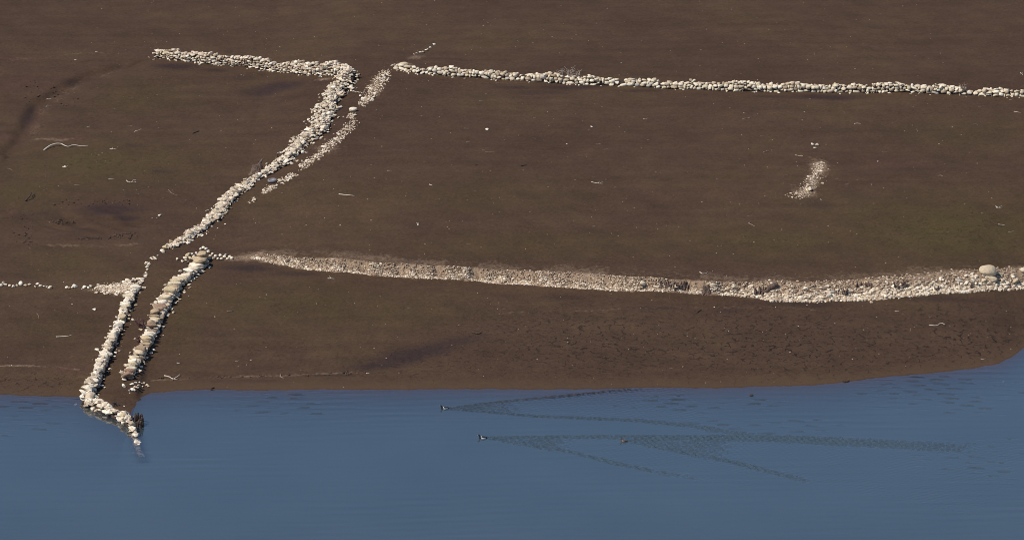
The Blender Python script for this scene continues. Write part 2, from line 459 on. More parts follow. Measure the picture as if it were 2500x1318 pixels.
wedges = [(W([(1086, 997), (1560, 950), (1560, 1026)]), 6.0), (W([(1180, 1069), (1700, 1067), (1700, 1170)]), 7.0), (W([(1524, 1077), (2000, 1074), (1990, 1178)]), 9.0)]

wx, wy, wF = grid(spread_axis(-34.0, 34.0, 0.065, -4000, 4000), spread_axis(-30.0, 10.0, 0.075, -3500, 60))
def inside_wedge(tri, x, y):
    a, b, c = tri[0], tri[1], tri[2]
    cr = lambda p, q: (q[0] - p[0]) * (y - p[1]) - (q[1] - p[1]) * (x - p[0])
    s1, s2 = cr(a, b), cr(a, c)
    return (s1 * s2 < 0) & (x > a[0] - 0.05)
core = (np.abs(wx) <= 34.5) & (wy >= -30.5) & (wy <= 10.5)
def chop(n, l0, l1, a, seed, dir0=None, spr=3.14):
    r = np.random.RandomState(seed); z = np.zeros(core.sum()); x = wx[core]; y = wy[core]
    for _ in range(n):
        l = r.uniform(l0, l1); th = (dir0 if dir0 is not None else 0) + r.uniform(-spr, spr)
        k = 2 * math.pi / l
        z += a * (l / l1) * np.sin(k * (math.cos(th) * x + math.sin(th) * y) + r.uniform(0, 6.28))
    return z
cx, cy = wx[core], wy[core]
amb = chop(12, 0.4, 1.6, 0.0008, 3, math.pi / 2 + 0.06, 0.16)
pat = 0.55 + 0.45 * np.sin(0.21 * cx + 0.9 * np.sin(0.13 * cy + 1)) * np.sin(0.34 * cy + 0.5 + 0.6 * np.sin(0.17 * cx))
cz = amb * pat
fine_chop = chop(18, 0.2, 0.42, 0.0024, 11)
mask = np.zeros(len(cx))
for arm, amp, w0, wg in arms:
    d, s, sd = pl_dist(cx, cy, arm)
    L = np.sum(np.hypot(*np.diff(arm[:, :2], axis=0).T))
    w = w0 + wg * s
    # the crossing wakes of all three birds build one broad band
    fade = np.clip((L * 1.02 - s) / (0.35 * L), 0, 1)
    env = np.exp(-(d / w) ** 4) * fade * amp
    ph = 2 * math.pi / 0.42 * (d * sd * 0.85 + s * 0.5) + 0.8 * np.sin(s * 1.3)
    cz += 0.028 * env * np.sin(ph) * (0.85 + 0.15 * np.sin(2.1 * s + 0.7))
    mask = np.maximum(mask, env)
for tri, reach in wedges:
    r = np.hypot(cx - tri[0][0], cy - tri[0][1])
    ins = inside_wedge(tri, cx, cy)
    mask = np.maximum(mask, ins * np.clip(1.15 - r / (reach * 0.75), 0, 1) * 0.95)
    mask = np.maximum(mask, ins * np.clip(1.2 - r / (reach * 2.2), 0, 0.06))
cz += fine_chop * mask * 4.2
# wind-ruffled dashes near the left shore and along the right shore
def ruff(px, py, rx, ry, amt):
    p = on_plane(px, py); k = mpp(p)
    q = ((cx - p[0]) / (rx * k)) ** 2 + ((cy - p[1]) / (ry * k / 0.29)) ** 2
    return amt * np.clip(1.3 - q, 0, 1)
dash = chop(8, 0.5, 1.1, 0.0022, 21, math.pi / 2 - 0.1, 0.22)
dsel = np.clip(np.sin(1.9 * cx + 2.0 * np.sin(0.9 * cy)) * np.sin(7.3 * cy + 2.1 * np.sin(0.7 * cx)) * 2.4 - 0.9, 0, 1)
for a in [(110, 985, 150, 16, .9), (700, 985, 200, 35, .8), (1700, 985, 250, 22, .8), (2300, 960, 220, 60, .8), (1850, 1040, 250, 25, .8), (2400, 1120, 200, 60, .7), (60, 1040, 160, 50, .5)]:
    cz += dash * ruff(*a) * dsel * 3.4
wz = np.zeros(len(wx)); wz[core] = cz
depth = np.maximum(-height(wx, wy), 0.0)
drown = W([(326, 1050), (332, 1066), (336, 1082), (342, 1104), (350, 1126)])        # the wall goes on under water
near = core & (np.abs(wx - drown[2][0]) < 4) & (np.abs(wy - drown[2][1]) < 8)
dd_, ss_, _s = pl_dist(wx[near], wy[near], drown)
depth[near] = np.minimum(depth[near], 0.04 + 0.05 * ss_ + np.clip(dd_ - 0.22, 0, None) * 1.6)
lake = obj("lake_water", mk_mesh("lake_water", np.stack([wx, wy, wz], 1), wF, True, dict(depth=depth)), WATER)
tag(lake, "calm blue lake water with duck wakes below the mud shore", "water", kind="structure")

# ------------------------------------------------------------------ stones
def ico(sub):
    bm = bmesh.new(); bmesh.ops.create_icosphere(bm, subdivisions=sub, radius=1.0)
    V = np.array([v.co[:] for v in bm.verts]); F = np.array([[v.index for v in f.verts] for f in bm.faces]); bm.free()
    return V, F
ICO = {0: ico(1), 1: ico(2), 2: ico(3)}

def rock_shape(lod, style, r):
    V, F = ICO[lod]; V = V.copy()
    if style == 'angular': n, lo, hi, k = 13, 0.42, 0.80, 1.0
    elif style == 'slab': n, lo, hi, k = 7, 0.6, 0.9, 0.9
    else: n, lo, hi, k = 7, 0.68, 0.95, 0.8
    for _ in range(n):
        d = r.normal(size=3); d /= np.linalg.norm(d); c = r.uniform(lo, hi)
        q = V @ d - c
        V -= np.outer(np.maximum(q, 0) * k, d)
    if style == 'slab':
        V = np.sign(V) * np.abs(V) ** 0.7
        V[:, 2] = np.clip(V[:, 2], -0.62, 0.62)
    for _ in range(3):
        d = r.normal(size=3) * 2.2
        V *= (1 + 0.06 * np.sin(V @ d + r.uniform(0, 6)))[:, None]
    V -= (V.max(0) + V.min(0)) / 2
    V /= np.abs(V).max(0)
    return V
_r = np.random.RandomState(5)
LIB = {(l, s): [rock_shape(l, s, _r) for _ in range(30)] for l in (0, 1, 2) for s in ('angular', 'round', 'slab')}

def rotm(yaw, pitch=0.0, roll=0.0):
    cy_, sy = math.cos(yaw), math.sin(yaw); cp, sp_ = math.cos(pitch), math.sin(pitch); cr, sr = math.cos(roll), math.sin(roll)
    Z = np.array([[cy_, -sy, 0], [sy, cy_, 0], [0, 0, 1]]); X = np.array([[1, 0, 0], [0, cp, -sp_], [0, sp_, cp]]); Y = np.array([[cr, 0, sr], [0, 1, 0], [-sr, 0, cr]])
    return Z @ X @ Y

def rock(lod, style, half, rot):
    L = LIB[(lod, style)]; V = L[rng.randint(len(L))] * np.asarray(half)
    return V @ rot.T

class Pile:                                    # many stones gathered into one mesh
    def __init__(s): s.V = []; s.F = []; s.T = []; s.n = 0
    def add(s, lod, style, half, rot, loc, tint=None):
        V = rock(lod, style, half, rot) + np.asarray(loc); F = ICO[lod][1]
        s.V.append(V); s.F.append(F + s.n); s.n += len(V)
        s.T.append(np.full(len(V), rng.uniform() if tint is None else tint))
    def build(s, name, mat, parent=None, origin=(0, 0, 0), smooth=True):
        me = mk_mesh(name, np.concatenate(s.V) - np.asarray(origin), np.concatenate(s.F), smooth, dict(tint=np.concatenate(s.T)))
        return obj(name, me, mat, parent, origin if parent is None else (0, 0, 0))

def single_rock(name, lod, style, half, rot, loc, mat, parent=None, origin=None, tint=None):
    V = rock(lod, style, half, rot)
    t = rng.uniform() if tint is None else tint
    me = mk_mesh(name, V, ICO[lod][1], True, dict(tint=np.full(len(V), t)))
    l = np.asarray(loc) - (np.asarray(origin) if origin is not None else 0)
    return obj(name, me, mat, parent, l)

class Path:                                    # resampled centre line on the ground
    def __init__(s, pts, vals):
        s.p = np.array([q[:2] for q in pts]); s.v = np.array(vals, float)
        s.s = np.concatenate([[0], np.cumsum(np.hypot(*np.diff(s.p, axis=0).T))]); s.L = s.s[-1]
    def at(s, d):
        x = np.interp(d, s.s, s.p[:, 0]); y = np.interp(d, s.s, s.p[:, 1])
        e = 0.5
        x1, x2 = np.interp([max(d - e, 0), min(d + e, s.L)], s.s, s.p[:, 0]); y1, y2 = np.interp([max(d - e, 0), min(d + e, s.L)], s.s, s.p[:, 1])
        t = np.array([x2 - x1, y2 - y1]); t /= np.hypot(*t)
        return np.array([x, y]), t, [np.interp(d, s.s, s.v[:, k]) for k in range(s.v.shape[1])]

def strip_core(path, d0, d1, hs, ws, name, parent, origin):
    """dark earth and small rubble packed inside a wall"""
    V = []; ds = np.linspace(d0, d1, max(2, int((d1 - d0) / 0.4)))
    for d in ds:
        p, t, v = path.at(d); n = np.array([-t[1], t[0]]); w = ws(v) * 0.5; hh = hs(v)
        for sx, z in ((-1, -0.15), (-1, hh * .7), (-.6, hh), (.6, hh), (1, hh * .7), (1, -0.15)):
            q = p + n * w * sx; V.append([q[0], q[1], ground(*q) + z])
    V = np.array(V); F = []
    for i in range(len(ds) - 1):
        for k in range(5):
            F.append([i * 6 + k, i * 6 + k + 1, i * 6 + 6 + k + 1, i * 6 + 6 + k])
    me = mk_mesh(name, V - origin, F, False, dict(tint=np.zeros(len(V))))
    return obj(name, me, EARTH, parent)

def face_wall(label, base_px, heights, width, group=None, style='round', mat=None, sw=(0.21, 0.47), sh=(0.14, 0.24), flip=1):
    """upright dry stone wall: front base line traced in the photo"""
    mat = mat or COBBLE
    pts = [P(*q) for q in base_px]
    path = Path(pts, [[h] for h in heights])
    o3 = np.array([*path.at(path.L / 2)[0], 0]); o3[2] = ground(o3[0], o3[1])
    th = thing("dry_stone_wall", o3, label, "stone wall", group)
    pile = Pile()
    for side in (0, 1):
        z = 0.0; off = (0.10 if side == 0 else width - 0.10)
        row = 0
        zc = {}
        while z < 1.3:
            hc = U(*sh)
            d = U(0, 0.3) + (0.2 if row % 2 else 0)
            while d < path.L:
                w = U(*sw) * (1.15 if row == 0 else 1.0) * (1.35 if rng.uniform() < .12 else 1) * (.6 if rng.uniform() < .2 else 1)
                p, t, (H,) = path.at(min(d + w / 2, path.L))
                H *= 0.92 + 0.15 * math.sin(d * 1.7) + 0.10 * math.sin(d * 4.1 + 1) - .14 * max(0, math.sin(d * .53 + 2)) ** 6
                if z + hc * 0.55 < H:
                    n = np.array([-t[1], t[0]]) * flip
                    hh = hc * rng.uniform(0.75, 1.4)
                    q = p + t * 0 + n * (off + U(-0.05, 0.05) + (0.06 * z if side == 0 else -0.06 * z))
                    yaw = math.atan2(t[1], t[0])
                    rot = rotm(yaw + U(-.3, .3), U(-.3, .3), U(-.25, .25))
                    pile.add(1, (style if rng.uniform() < .45 else 'slab') if rng.uniform() < .65 else 'angular', (w * U(.46, .56), U(.15, .24), hh * U(.44, .56)), rot, (q[0], q[1], ground(*q) + z + hh * .42 + U(-.06, .06)), rng.beta(1.2, 1.2))
                d += w * 0.98
            z += hc * 0.92; row += 1
    for i in range(int(path.L * 2.2)):               # small fallen stones at the foot
        p, t, (H,) = path.at(U(0, path.L)); n = np.array([-t[1], t[0]]) * flip
        q = p - n * (abs(rng.normal(0, .22)) - .02) + rng.normal(0, .05, 2); sz = U(.03, .10)
        pile.add(1, 'angular', (sz * 1.3, sz, sz * .6), rotm(U(0, 6.28), U(-.3, .3)), (q[0], q[1], ground(*q) + sz * .25), rng.beta(1.5, 1.2))
    pile.build("stone_courses", mat, th, o3)
    strip_core_path = Path([np.append(path.at(d)[0] + np.array([-path.at(d)[1][1], path.at(d)[1][0]]) * flip * width / 2, 0) for d in np.linspace(0, path.L, 60)],
                           [[path.at(d)[2][0]] for d in np.linspace(0, path.L, 60)])
    strip_core(strip_core_path, 0.3, path.L - 0.3, lambda v: max(v[0] - 0.2, 0.1), lambda v: width * .8, "rubble_core", th, o3)
    # coping stones lying across the top
    d = 0.2
    while d < path.L:
        w = U(0.18, 0.46) * (1.35 if rng.uniform() < .12 else 1)
        p, t, (H,) = path.at(min(d + w / 2, path.L)); n = np.array([-t[1], t[0]]) * flip
        H *= 0.92 + 0.15 * math.sin(d * 1.7) + 0.10 * math.sin(d * 4.1 + 1) - .14 * max(0, math.sin(d * .53 + 2)) ** 6
        if H > 0.16:
            q = p + n * (width * U(.28, .6)); hh = U(.06, .15)
            single_rock("capstone", 2, 'round' if rng.uniform() < .4 else 'angular', (w * .52, U(.14, .26), hh),
                        rotm(math.atan2(t[1], t[0]) + U(-.25, .25), U(-.15, .15), U(-.15, .15)), (q[0], q[1], ground(*q) + H - 0.02 + U(-.03, .05)), mat, th, o3, tint=rng.beta(2, 2))
        d += w * 1.0
        if path.L > 40: d += U(0.0, 0.5)
    return th

wall_a = face_wall("taller of the two upright dry stone walls, running down to the upper left corner",
    [(368, 140), (385, 142), (450, 150), (560, 160), (640, 170), (700, 178), (760, 184), (810, 186), (842, 188)],
    [.42, .5, .66, .62, .62, .68, .92, .84, .80], 0.75, "upright dry stone walls", style='angular', mat=STONE, sw=(0.18, 0.42), sh=(0.11, 0.21))
wall_d = face_wall("long low dry stone wall of rounded stones crossing the upper right mud",
    [(958, 168), (1020, 180), (1100, 186), (1200, 193), (1300, 199), (1360, 204), (1450, 208), (1560, 211), (1700, 219), (1850, 224), (2000, 226),
     (2120, 227), (2250, 228), (2330, 231), (2362, 233), (2380, 234), (2430, 236), (2500, 237), (2600, 240)],
    [.12, .36, .44, .46, .50, .64, .46, .42, .50, .56, .46, .62, .50, .48, .38, .20, .46, .44, .44], 0.65, "upright dry stone walls")

def heap_wall(name, label, px, wid_px, hgt, stone=(0.09, 0.24), density=26, mat=STONE, caps=60, group=None, cap_size=(.18, .32)):
    """tumbled wall: a long heap of loose stones"""
    pts = []; hh_ = []
    for (x, y), h in zip(px, hgt):
        p = P(x, y, h * .5)
        if p[2] < .45 and y > 960:                     # standing in the water: h is the height above the lake
            p = on_plane(x, y, h); h = h - ground(p[0], p[1])
        pts.append(p); hh_.append(h)
    hgt = hh_
    path = Path(pts, [[w * mpp(p), h] for w, p, h in zip(wid_px, pts, hgt)])
    o3 = np.array([*path.at(path.L / 2)[0], 0]); o3[2] = ground(o3[0], o3[1])
    th = thing(name, o3, label, "stone wall", group)
    strip_core(path, 0.2, path.L - 0.2, lambda v: v[1] * .45, lambda v: v[0] * .6, "rubble_core", th, o3)
    pile = Pile(); capl = []
    n = int(path.L * np.mean(path.v[:, 0]) * density)
    for i in range(n):
        d = U(0, path.L); p, t, (w, h) = path.at(d); nrm = np.array([-t[1], t[0]])
        w *= 0.85 + 0.25 * math.sin(d * 1.9 + 2 * math.sin(d * .7))
        u = np.clip(rng.normal(0, .46), -1.3, 1.3)
        q = p + nrm * u * w * .5
        z = h * max(0, 1 - abs(u) ** 1.6) * U(.45, 1.1)
        sz = stone[0] + (stone[1] - stone[0]) * rng.beta(1.3, 2.4)
        if abs(u) > .95: sz *= .7
        pile.add(1, 'angular' if rng.uniform() < .65 else 'slab', (sz * U(.9, 1.6), sz * U(.6, 1), sz * U(.25, .6)),
                 rotm(U(0, 6.28), U(-.6, .6), U(-.5, .5)), (q[0], q[1], ground(*q) + z + sz * .18), rng.beta(1.5, 1.2))
    pile.build("rubble", mat, th, o3, smooth=False)
    for i in range(caps):
        d = (i + U(.1, .9)) / caps * path.L; p, t, (w, h) = path.at(d); nrm = np.array([-t[1], t[0]])
        u = U(-.6, .6); q = p + nrm * u * w * .5; z = h * (1 - abs(u) ** 1.6)
        sz = U(*cap_size) * min(1.0, w / 1.0 + .15)
        single_rock("large_stone", 2, 'angular' if rng.uniform() < .8 else 'round', (sz * U(.9, 1.3), sz * U(.7, 1), sz * U(.45, .7)), rotm(U(0, 6.28), U(-.35, .35), U(-.35, .35)),
                    (q[0], q[1], ground(*q) + z + sz * .25), mat, th, o3, tint=rng.beta(2.2, 1.6))
    return th

wall_b = heap_wall("collapsed_wall", "long tumbled rubble wall winding down from the upper corner to the middle of the slope",
    [(852, 172), (838, 198), (815, 228), (797, 258), (785, 290), (778, 314), (745, 338), (718, 365), (692, 392), (655, 418), (615, 438), (580, 464), (553, 490), (535, 515),
     (505, 545), (470, 570), (440, 590), (408, 606)],
    [62, 66, 64, 70, 80, 84, 70, 60, 58, 54, 48, 46, 52, 46, 44, 42, 36, 24], [.70, .62, .45, .40, .40, .36, .32, .30, .30, .26, .24, .24, .26, .22, .22, .2, .16, .1],
    density=40, caps=90, stone=(.055, .19), cap_size=(.13, .25))

def coped_wall(label, px, wid_px, hgt, cap_len, tints, rough=0.0, rubble=0.0, group=None, skew=0.0):
    pts = [P(x, y, h) for (x, y), h in zip(px, hgt)]
    path = Path(pts, [[w * mpp(p), h] for w, p, h in zip(wid_px, pts, hgt)])
    o3 = np.array([*path.at(path.L / 2)[0], 0]); o3[2] = max(ground(o3[0], o3[1]), -0.3)
    th = thing("coped_stone_wall", o3, label, "stone wall", group)
    strip_core(path, 0.1, path.L - 0.1, lambda v: v[1] - .26, lambda v: v[0] * .7, "rubble_core", th, o3)
    pile = Pile()
    for side in (-1, 1):
        d = 0.0
        while d < path.L:
            p, t, (w, h) = path.at(d); nrm = np.array([-t[1], t[0]])
            z = 0.02
            step = U(.22, .42)
            while z < h - .2:
                hh = U(.07, .13)
                q = p + nrm * side * (w * .5 - .16 + U(-.05, .03)) + t * U(-.05, .05)
                pile.add(1, 'angular', (step * .58, U(.13, .2), hh), rotm(math.atan2(t[1], t[0]) + U(-.2, .2), U(-.2, .2), U(-.15, .15)), (q[0], q[1], ground(*q) + z + hh * .6), rng.beta(1.2, 2))
                z += hh * 1.6
            # stones fallen beside the wall
            if rng.uniform() < .4:
                q = p + nrm * side * (w * .5 + abs(rng.normal(0, .2)) + .02); sz = U(.05, .14)
                pile.add(1, 'angular', (sz * U(.8, 1.4), sz, sz * U(.4, .7)), rotm(U(0, 6.28), U(-.3, .3), U(-.3, .3)), (q[0], q[1], ground(*q) + sz * .25), rng.beta(3, 1.5))
            d += step * .95
    if rubble:
        for i in range(int(rubble * path.L)):
            d = U(0, path.L); p, t, (w, h) = path.at(d); nrm = np.array([-t[1], t[0]]); u = rng.normal(0, .36)
            u = max(-.95, min(.95, u)); q = p + nrm * u * w * .5; sz = U(.08, .19)
            z = h * (1.0 if abs(u) < .85 else max(0, 1 - (abs(u) - .85) * 4))
            pile.add(1, 'angular', (sz * U(.9, 1.4), sz * U(.7, 1), sz * U(.4, .7)), rotm(U(0, 6.28), U(-.4, .4), U(-.4, .4)), (q[0], q[1], ground(*q) + z - .02 + sz * .3), rng.beta(1.8, 1.1))
    pile.build("stone_courses", STONE, th, o3, smooth=False)
    d = 0.05
    while d < path.L - .1 and cap_len:
        L = U(*cap_len)
        p, t, (w, h) = path.at(min(d + L / 2, path.L)); nrm = np.array([-t[1], t[0]])
        ww = w * U(.38, .56) * (1 if rng.uniform() > rough else U(.55, .9)); q = p + nrm * w * (U(-.12, .12) + (0 if ww > w * .44 else U(-.2, .2))) + t * U(-.04, .04)
        th_ = U(.12, .22)
        single_rock("capstone", 2, 'slab' if rng.uniform() < .45 else 'angular' if rng.uniform() < .6 else 'round', (L * .52, ww, th_), rotm(math.atan2(t[1], t[0]) + skew + U(-.22, .22), U(-.2, .2), U(-.10, .35)),
                    (q[0], q[1], ground(*q) + h - .10 + U(-.12, .14)), SLAB, th, o3, tint=float(np.clip(rng.normal(tints, .34), 0, 1)))
        d += L * 1.10 + (.16 if rng.uniform() < .35 else 0)
    return th

wall_f = coped_wall("straight coped wall of broad tan slabs, ending just short of the shore",
    [(494, 628), (476, 648), (452, 668), (428, 689), (410, 715), (399, 737), (385, 764), (377, 786), (362, 812), (350, 838), (338, 860), (322, 886), (311, 913)],
    [38, 35, 31, 32, 30, 32, 30, 29, 29, 28, 28, 27, 31], [.45, .38, .38, .46, .46, .46, .46, .46, .46, .46, .46, .44, .42], (.20, .52), .5, group="lower coped walls")
wall_g = coped_wall("whiter crumbling coped wall, left one of the two lower walls, reaching down to the waterline",
    [(332, 694), (318, 718), (307, 745), (297, 768), (286, 794), (275, 818), (266, 838), (256, 862), (246, 885), (236, 908), (226, 930)],
    [26, 24, 23, 23, 23, 23, 23, 24, 25, 28, 34], [.22, .28, .32, .34, .36, .38, .4, .46, .5, .5, .5], (.20, .52), .85, rough=.5, rubble=9, group="lower coped walls")
wall_h = heap_wall("ruined_wall", "white rubble wall stub hooking from the shore out into the water",
    [(230, 922), (219, 946), (212, 962), (236, 980), (264, 993), (292, 1005), (310, 1016), (320, 1032), (328, 1050), (332, 1066), (336, 1082), (342, 1104)],
    [38, 42, 44, 34, 34, 34, 28, 24, 22, 18, 15, 13], [.5, .5, .5, .42, .42, .42, .42, .34, .20, .02, -.06, -.15], stone=(.09, .24), density=34, caps=46, cap_size=(.16, .32))

# ------------------------------------------------------------------ loose stones, each a thing
def loose(px, py, size_px, label, group=None, style='angular', mat=None, name="loose_stone", flat=.6, tint=None, aspect=None, cat="stone", lod=2, yaw=None, sink=.3):
    p = P(px, py)
    s = size_px * .5 * mpp(p)
    a = aspect or (U(.9, 1.2), U(.7, 1.0))
    o = single_rock(name, lod, style, (s * a[0], s * a[1], s * flat), rotm(U(0, 6.28) if yaw is None else yaw, U(-.2, .2), U(-.2, .2)), (p[0], p[1], p[2] + s * flat * (1 - sink)), mat or STONE, None, None, rng.beta(2.6, 1.4) if tint is None else tint)
    return tag(o, label, cat, group)

def along(px, n):
    px = np.array(px, float); s = np.concatenate([[0], np.cumsum(np.hypot(*np.diff(px[:, :2], axis=0).T))])
    d = np.sort(rng.uniform(0, s[-1], n))
    return [tuple(np.interp(k, s, px[:, c]) for c in range(px.shape[1])) for k in d]

# thin broken line of stones right of the tumbled wall
C_line = [[(945, 173, 18), (932, 190, 34), (915, 215, 36), (897, 242, 26), (882, 256, 14)], [(862, 278, 16), (856, 290, 18)], [(866, 297, 22), (848, 314, 26), (828, 338, 22), (806, 354, 24), (788, 370, 22), (766, 388, 22), (748, 400, 24), (736, 412, 16)],
          [(722, 427, 18), (700, 437, 16), (684, 446, 16)], [(672, 454, 18), (656, 463, 16), (642, 469, 8)], [(622, 486, 8), (611, 495, 10)]]
LAB_C = "pale loose stone in the thin broken line of stones right of the tumbled wall"
GRP_C = "stones of the thin broken line"
cpile = Pile()
for seg, n, m in zip(C_line, (26, 4, 30, 8, 9, 5), (560, 60, 620, 110, 110, 18)):
    for x, y, w in along(seg, n):
        loose(x + U(-.5, .5) * w, y + U(-4, 4), U(5, 9.5), LAB_C, GRP_C, 'angular' if rng.uniform() < .6 else 'round')
    for x, y, w in along(seg, m):
        p = P(x + np.clip(rng.normal(0, .33), -.6, .6) * w, y + U(-5, 5)); s = U(.025, .07)
        cpile.add(0, 'angular', (s * 1.2, s, s * .7), rotm(U(0, 6.28), U(-.4, .4)), (p[0], p[1], p[2] + s * .3), rng.beta(2, 1.5))
tag(cpile.build("gravel", PEBBLE, None, (0, 0, 0), False), "small stone fragments strewn through the thin broken stone line", "gravel", kind="stuff")
loose(862, 271, 18, "single large rounded pale boulder in a gap of the thin stone line", None, 'round', COBBLE, "boulder", .62, .7, (1.15, .8), yaw=-.3)
loose(791, 361, 13, "oval pale stone lying across the thin stone line at its middle", None, 'round', COBBLE, flat=.5, tint=.8, aspect=(1.3, .8), yaw=.3)
loose(684, 444, 14, "rounded tan stone beside the old tyre", None, 'round', COBBLE, tint=.3)
loose(692, 442, 9, "small round stone behind the tan stone next to the tyre", None, 'round', COBBLE, tint=.35)

# trail under the tumbled wall, and strays
LAB_T = "small pale stone in the sparse trail below the end of the tumbled wall"
for x, y, w in along([(402, 612, 10), (385, 627, 10), (370, 636, 12), (358, 648, 10), (362, 658, 14), (356, 672, 6), (346, 690, 8)], 34):
    loose(x + U(-.5, .5) * w, y + U(-3, 3), U(5, 9), LAB_T, "stones trailing below the tumbled wall")
loose(418, 596, 15, "blocky pinkish stone at the lower tip of the tumbled wall", None, 'angular', SLAB, flat=.9, tint=.08)
loose(405, 606, 18, "yellowish angular stone at the lower tip of the tumbled wall", None, 'angular', SLAB, flat=.7, tint=.45)

# row of stones at the left edge
H_row = [(3, 699, 10), (14, 697, 9), (24, 699, 8), (33, 701, 9), (41, 698, 8), (62, 699, 9), (72, 697, 9), (86, 702, 7), (92, 696, 10), (99, 700, 9), (108, 700, 6), (114, 702, 6), (122, 704, 10),
         (163, 704, 9), (170, 705, 8), (176, 703, 7), (206, 703, 10), (216, 704, 8), (222, 701, 9), (238, 703, 8), (240, 697, 7), (247, 702, 8), (254, 699, 7), (262, 703, 7), (200, 706, 4)]
for x, y, s in H_row:
    loose(x, y, s, "white stone in the low broken row at the left edge of the mud", "stones of the left edge row", 'round' if rng.uniform() < .6 else 'angular', flat=.75)
loose(9, 694, 11, "grey stone at the far left end of the low broken row", None, 'angular', flat=.85, tint=.99)
loose(51, 696, 13, "tallest white stone of the low broken row at the left edge", None, 'round', flat=.9, tint=.85)
loose(183, 702, 12, "white triangular stone closing the short middle cluster of the left row", None, 'angular', flat=.85, tint=.85)
fan = Pile()
for i in range(520):
    u = rng.beta(2.2, 1.4); x = 225 + 105 * u; y = 704 + rng.normal(0, 3 + 7 * u) + 3 * u
    p = P(x, min(y, 724)); s = U(.03, .11)
    fan.add(0, 'angular', (s * 1.2, s, s * .7), rotm(U(0, 6.28), U(-.4, .4)), (p[0], p[1], p[2] + s * .3), rng.beta(2.4, 1.3))
tag(fan.build("gravel", PEBBLE, None, (0, 0, 0), False), "fan of small white stones spilling left from the crumbling coped wall", "gravel", kind="stuff")
for x, y in [(303, 690), (312, 686), (320, 688), (328, 685), (336, 684), (340, 690), (335, 696), (326, 700), (344, 694), (318, 694), (308, 694), (345, 684)]:
    loose(x, y, U(9, 13), "white stone heaped at the upper end of the crumbling coped wall", "stones heaped at the wall end")

# small patch by the shore
for x, y, s in [(322, 940, 11), (331, 936, 9), (338, 942, 9), (345, 938, 8), (352, 936, 7), (358, 941, 8), (335, 947, 9), (347, 945, 7), (325, 953, 12), (316, 954, 8), (362, 944, 7), (328, 945, 8), (341, 934, 6), (317, 960, 5)]:
    loose(x, y, s, "white stone in the small heap on the shore right of the straight wall's end", "small heap of stones on the shore")
loose(303, 945, 12, "pale block lying in the gap between the two lower walls by the shore", None, 'angular', flat=.9)
loose(303, 992, 5, "lone small white stone on the mud spit inside the hooked wall", None)

# broken end of the straight wall
for x, y, s, l in [(491, 635, 40, "broad brown slab lying on the upper end of the straight coped wall"), (494, 621, 34, "thin grey slab behind the broad brown slab on the straight wall's upper end")]:
    p = P(x, y, .5); k = mpp(p) * s * .5
    o = single_rock("slab", 2, 'angular', (k * .95, k * 1.0, .24), rotm(.5, .12, .2), p, SLAB, None, None, .12 if s > 40 else .3)
    tag(o, l, "stone")
for x, y, s in [(519, 622, 9), (526, 628, 10), (521, 633, 9), (532, 634, 9), (538, 626, 9), (541, 634, 9), (548, 629, 10), (551, 624, 8), (556, 634, 9), (561, 629, 9), (566, 632, 9), (514, 628, 10), (508, 616, 9), (503, 610, 9), (497, 607, 9), (490, 610, 8), (511, 633, 8)]:
    loose(x, y, s, "rounded cream stone in the short row running right from the straight wall's upper end", "short row of stones at the straight wall's upper end", 'round', COBBLE, flat=.8)
for x, y, s in [(433, 634, 10), (445, 640, 8), (452, 632, 10), (459, 624, 12), (465, 633, 12), (473, 628, 10), (460, 642, 9), (468, 622, 8), (480, 620, 10), (455, 637, 8), (452, 660, 10), (440, 664, 9)]:
    loose(x, y, s, "pale stone fallen left of the straight wall's upper end", "stones fallen left of the straight wall", flat=.7)
for x, y, s in [(497, 652, 15), (490, 665, 18), (482, 672, 14), (476, 660, 13), (470, 670, 12), (498, 664, 10), (465, 685, 10), (458, 680, 10), (462, 695, 9), (484, 658, 12), (434, 724, 11), (426, 728, 9)]:
    loose(x, y, s, "flat pinkish stone fallen right of the straight wall's upper end", "stones fallen right of the straight wall", 'angular', SLAB, flat=.4, tint=U(.3, .8))
for x, y, s in [(382, 742, 14), (378, 751, 11), (385, 733, 8), (376, 747, 9), (412, 752, 11), (403, 698, 9)]:
    loose(x, y, s, "stone loose beside the middle of the straight coped wall", "stones loose beside the straight wall", 'angular', flat=.7)
loose(237, 855, 12, "flat pale stone jutting out left of the crumbling coped wall", None, 'round', flat=.5)
loose(214, 933, 10, "pale stone lying outside the crumbling wall near the waterline", None)

# the patch in the right hand mud
loose(1977, 466, 17, "angular yellow boulder at the foot of the small gravel patch on the right", None, 'angular', COBBLE, "boulder", .75, .35, (1.1, .8))
loose(1972, 473, 8, "small yellow stone leaning on the angular yellow boulder", None, 'angular', COBBLE, tint=.35)
loose(1984, 355, 10, "left lobe of the pair of pale stones lying highest in the right hand mud", None, 'angular', flat=.7)
loose(1995, 356, 11, "right lobe of the pair of pale stones lying highest in the right hand mud", None, 'angular', flat=.7)
loose(1990, 361.5, 9, "flat white sliver in front of the pair of pale stones in the right hand mud", None, 'slab', flat=.25, tint=.85)
loose(1944, 381, 6, "small grey stone beside a longer one above the gravel patch", None, 'round', flat=.6, tint=.1)
loose(1954, 382.5, 11, "long grey stone lying flat above the gravel patch", None, 'round', flat=.4, tint=.1, aspect=(1.3, .5), yaw=.1)
loose(2004, 488, 4, "tiny white stone below the gravel patch on the right", None, flat=.5, tint=.85)
patch = Pile()
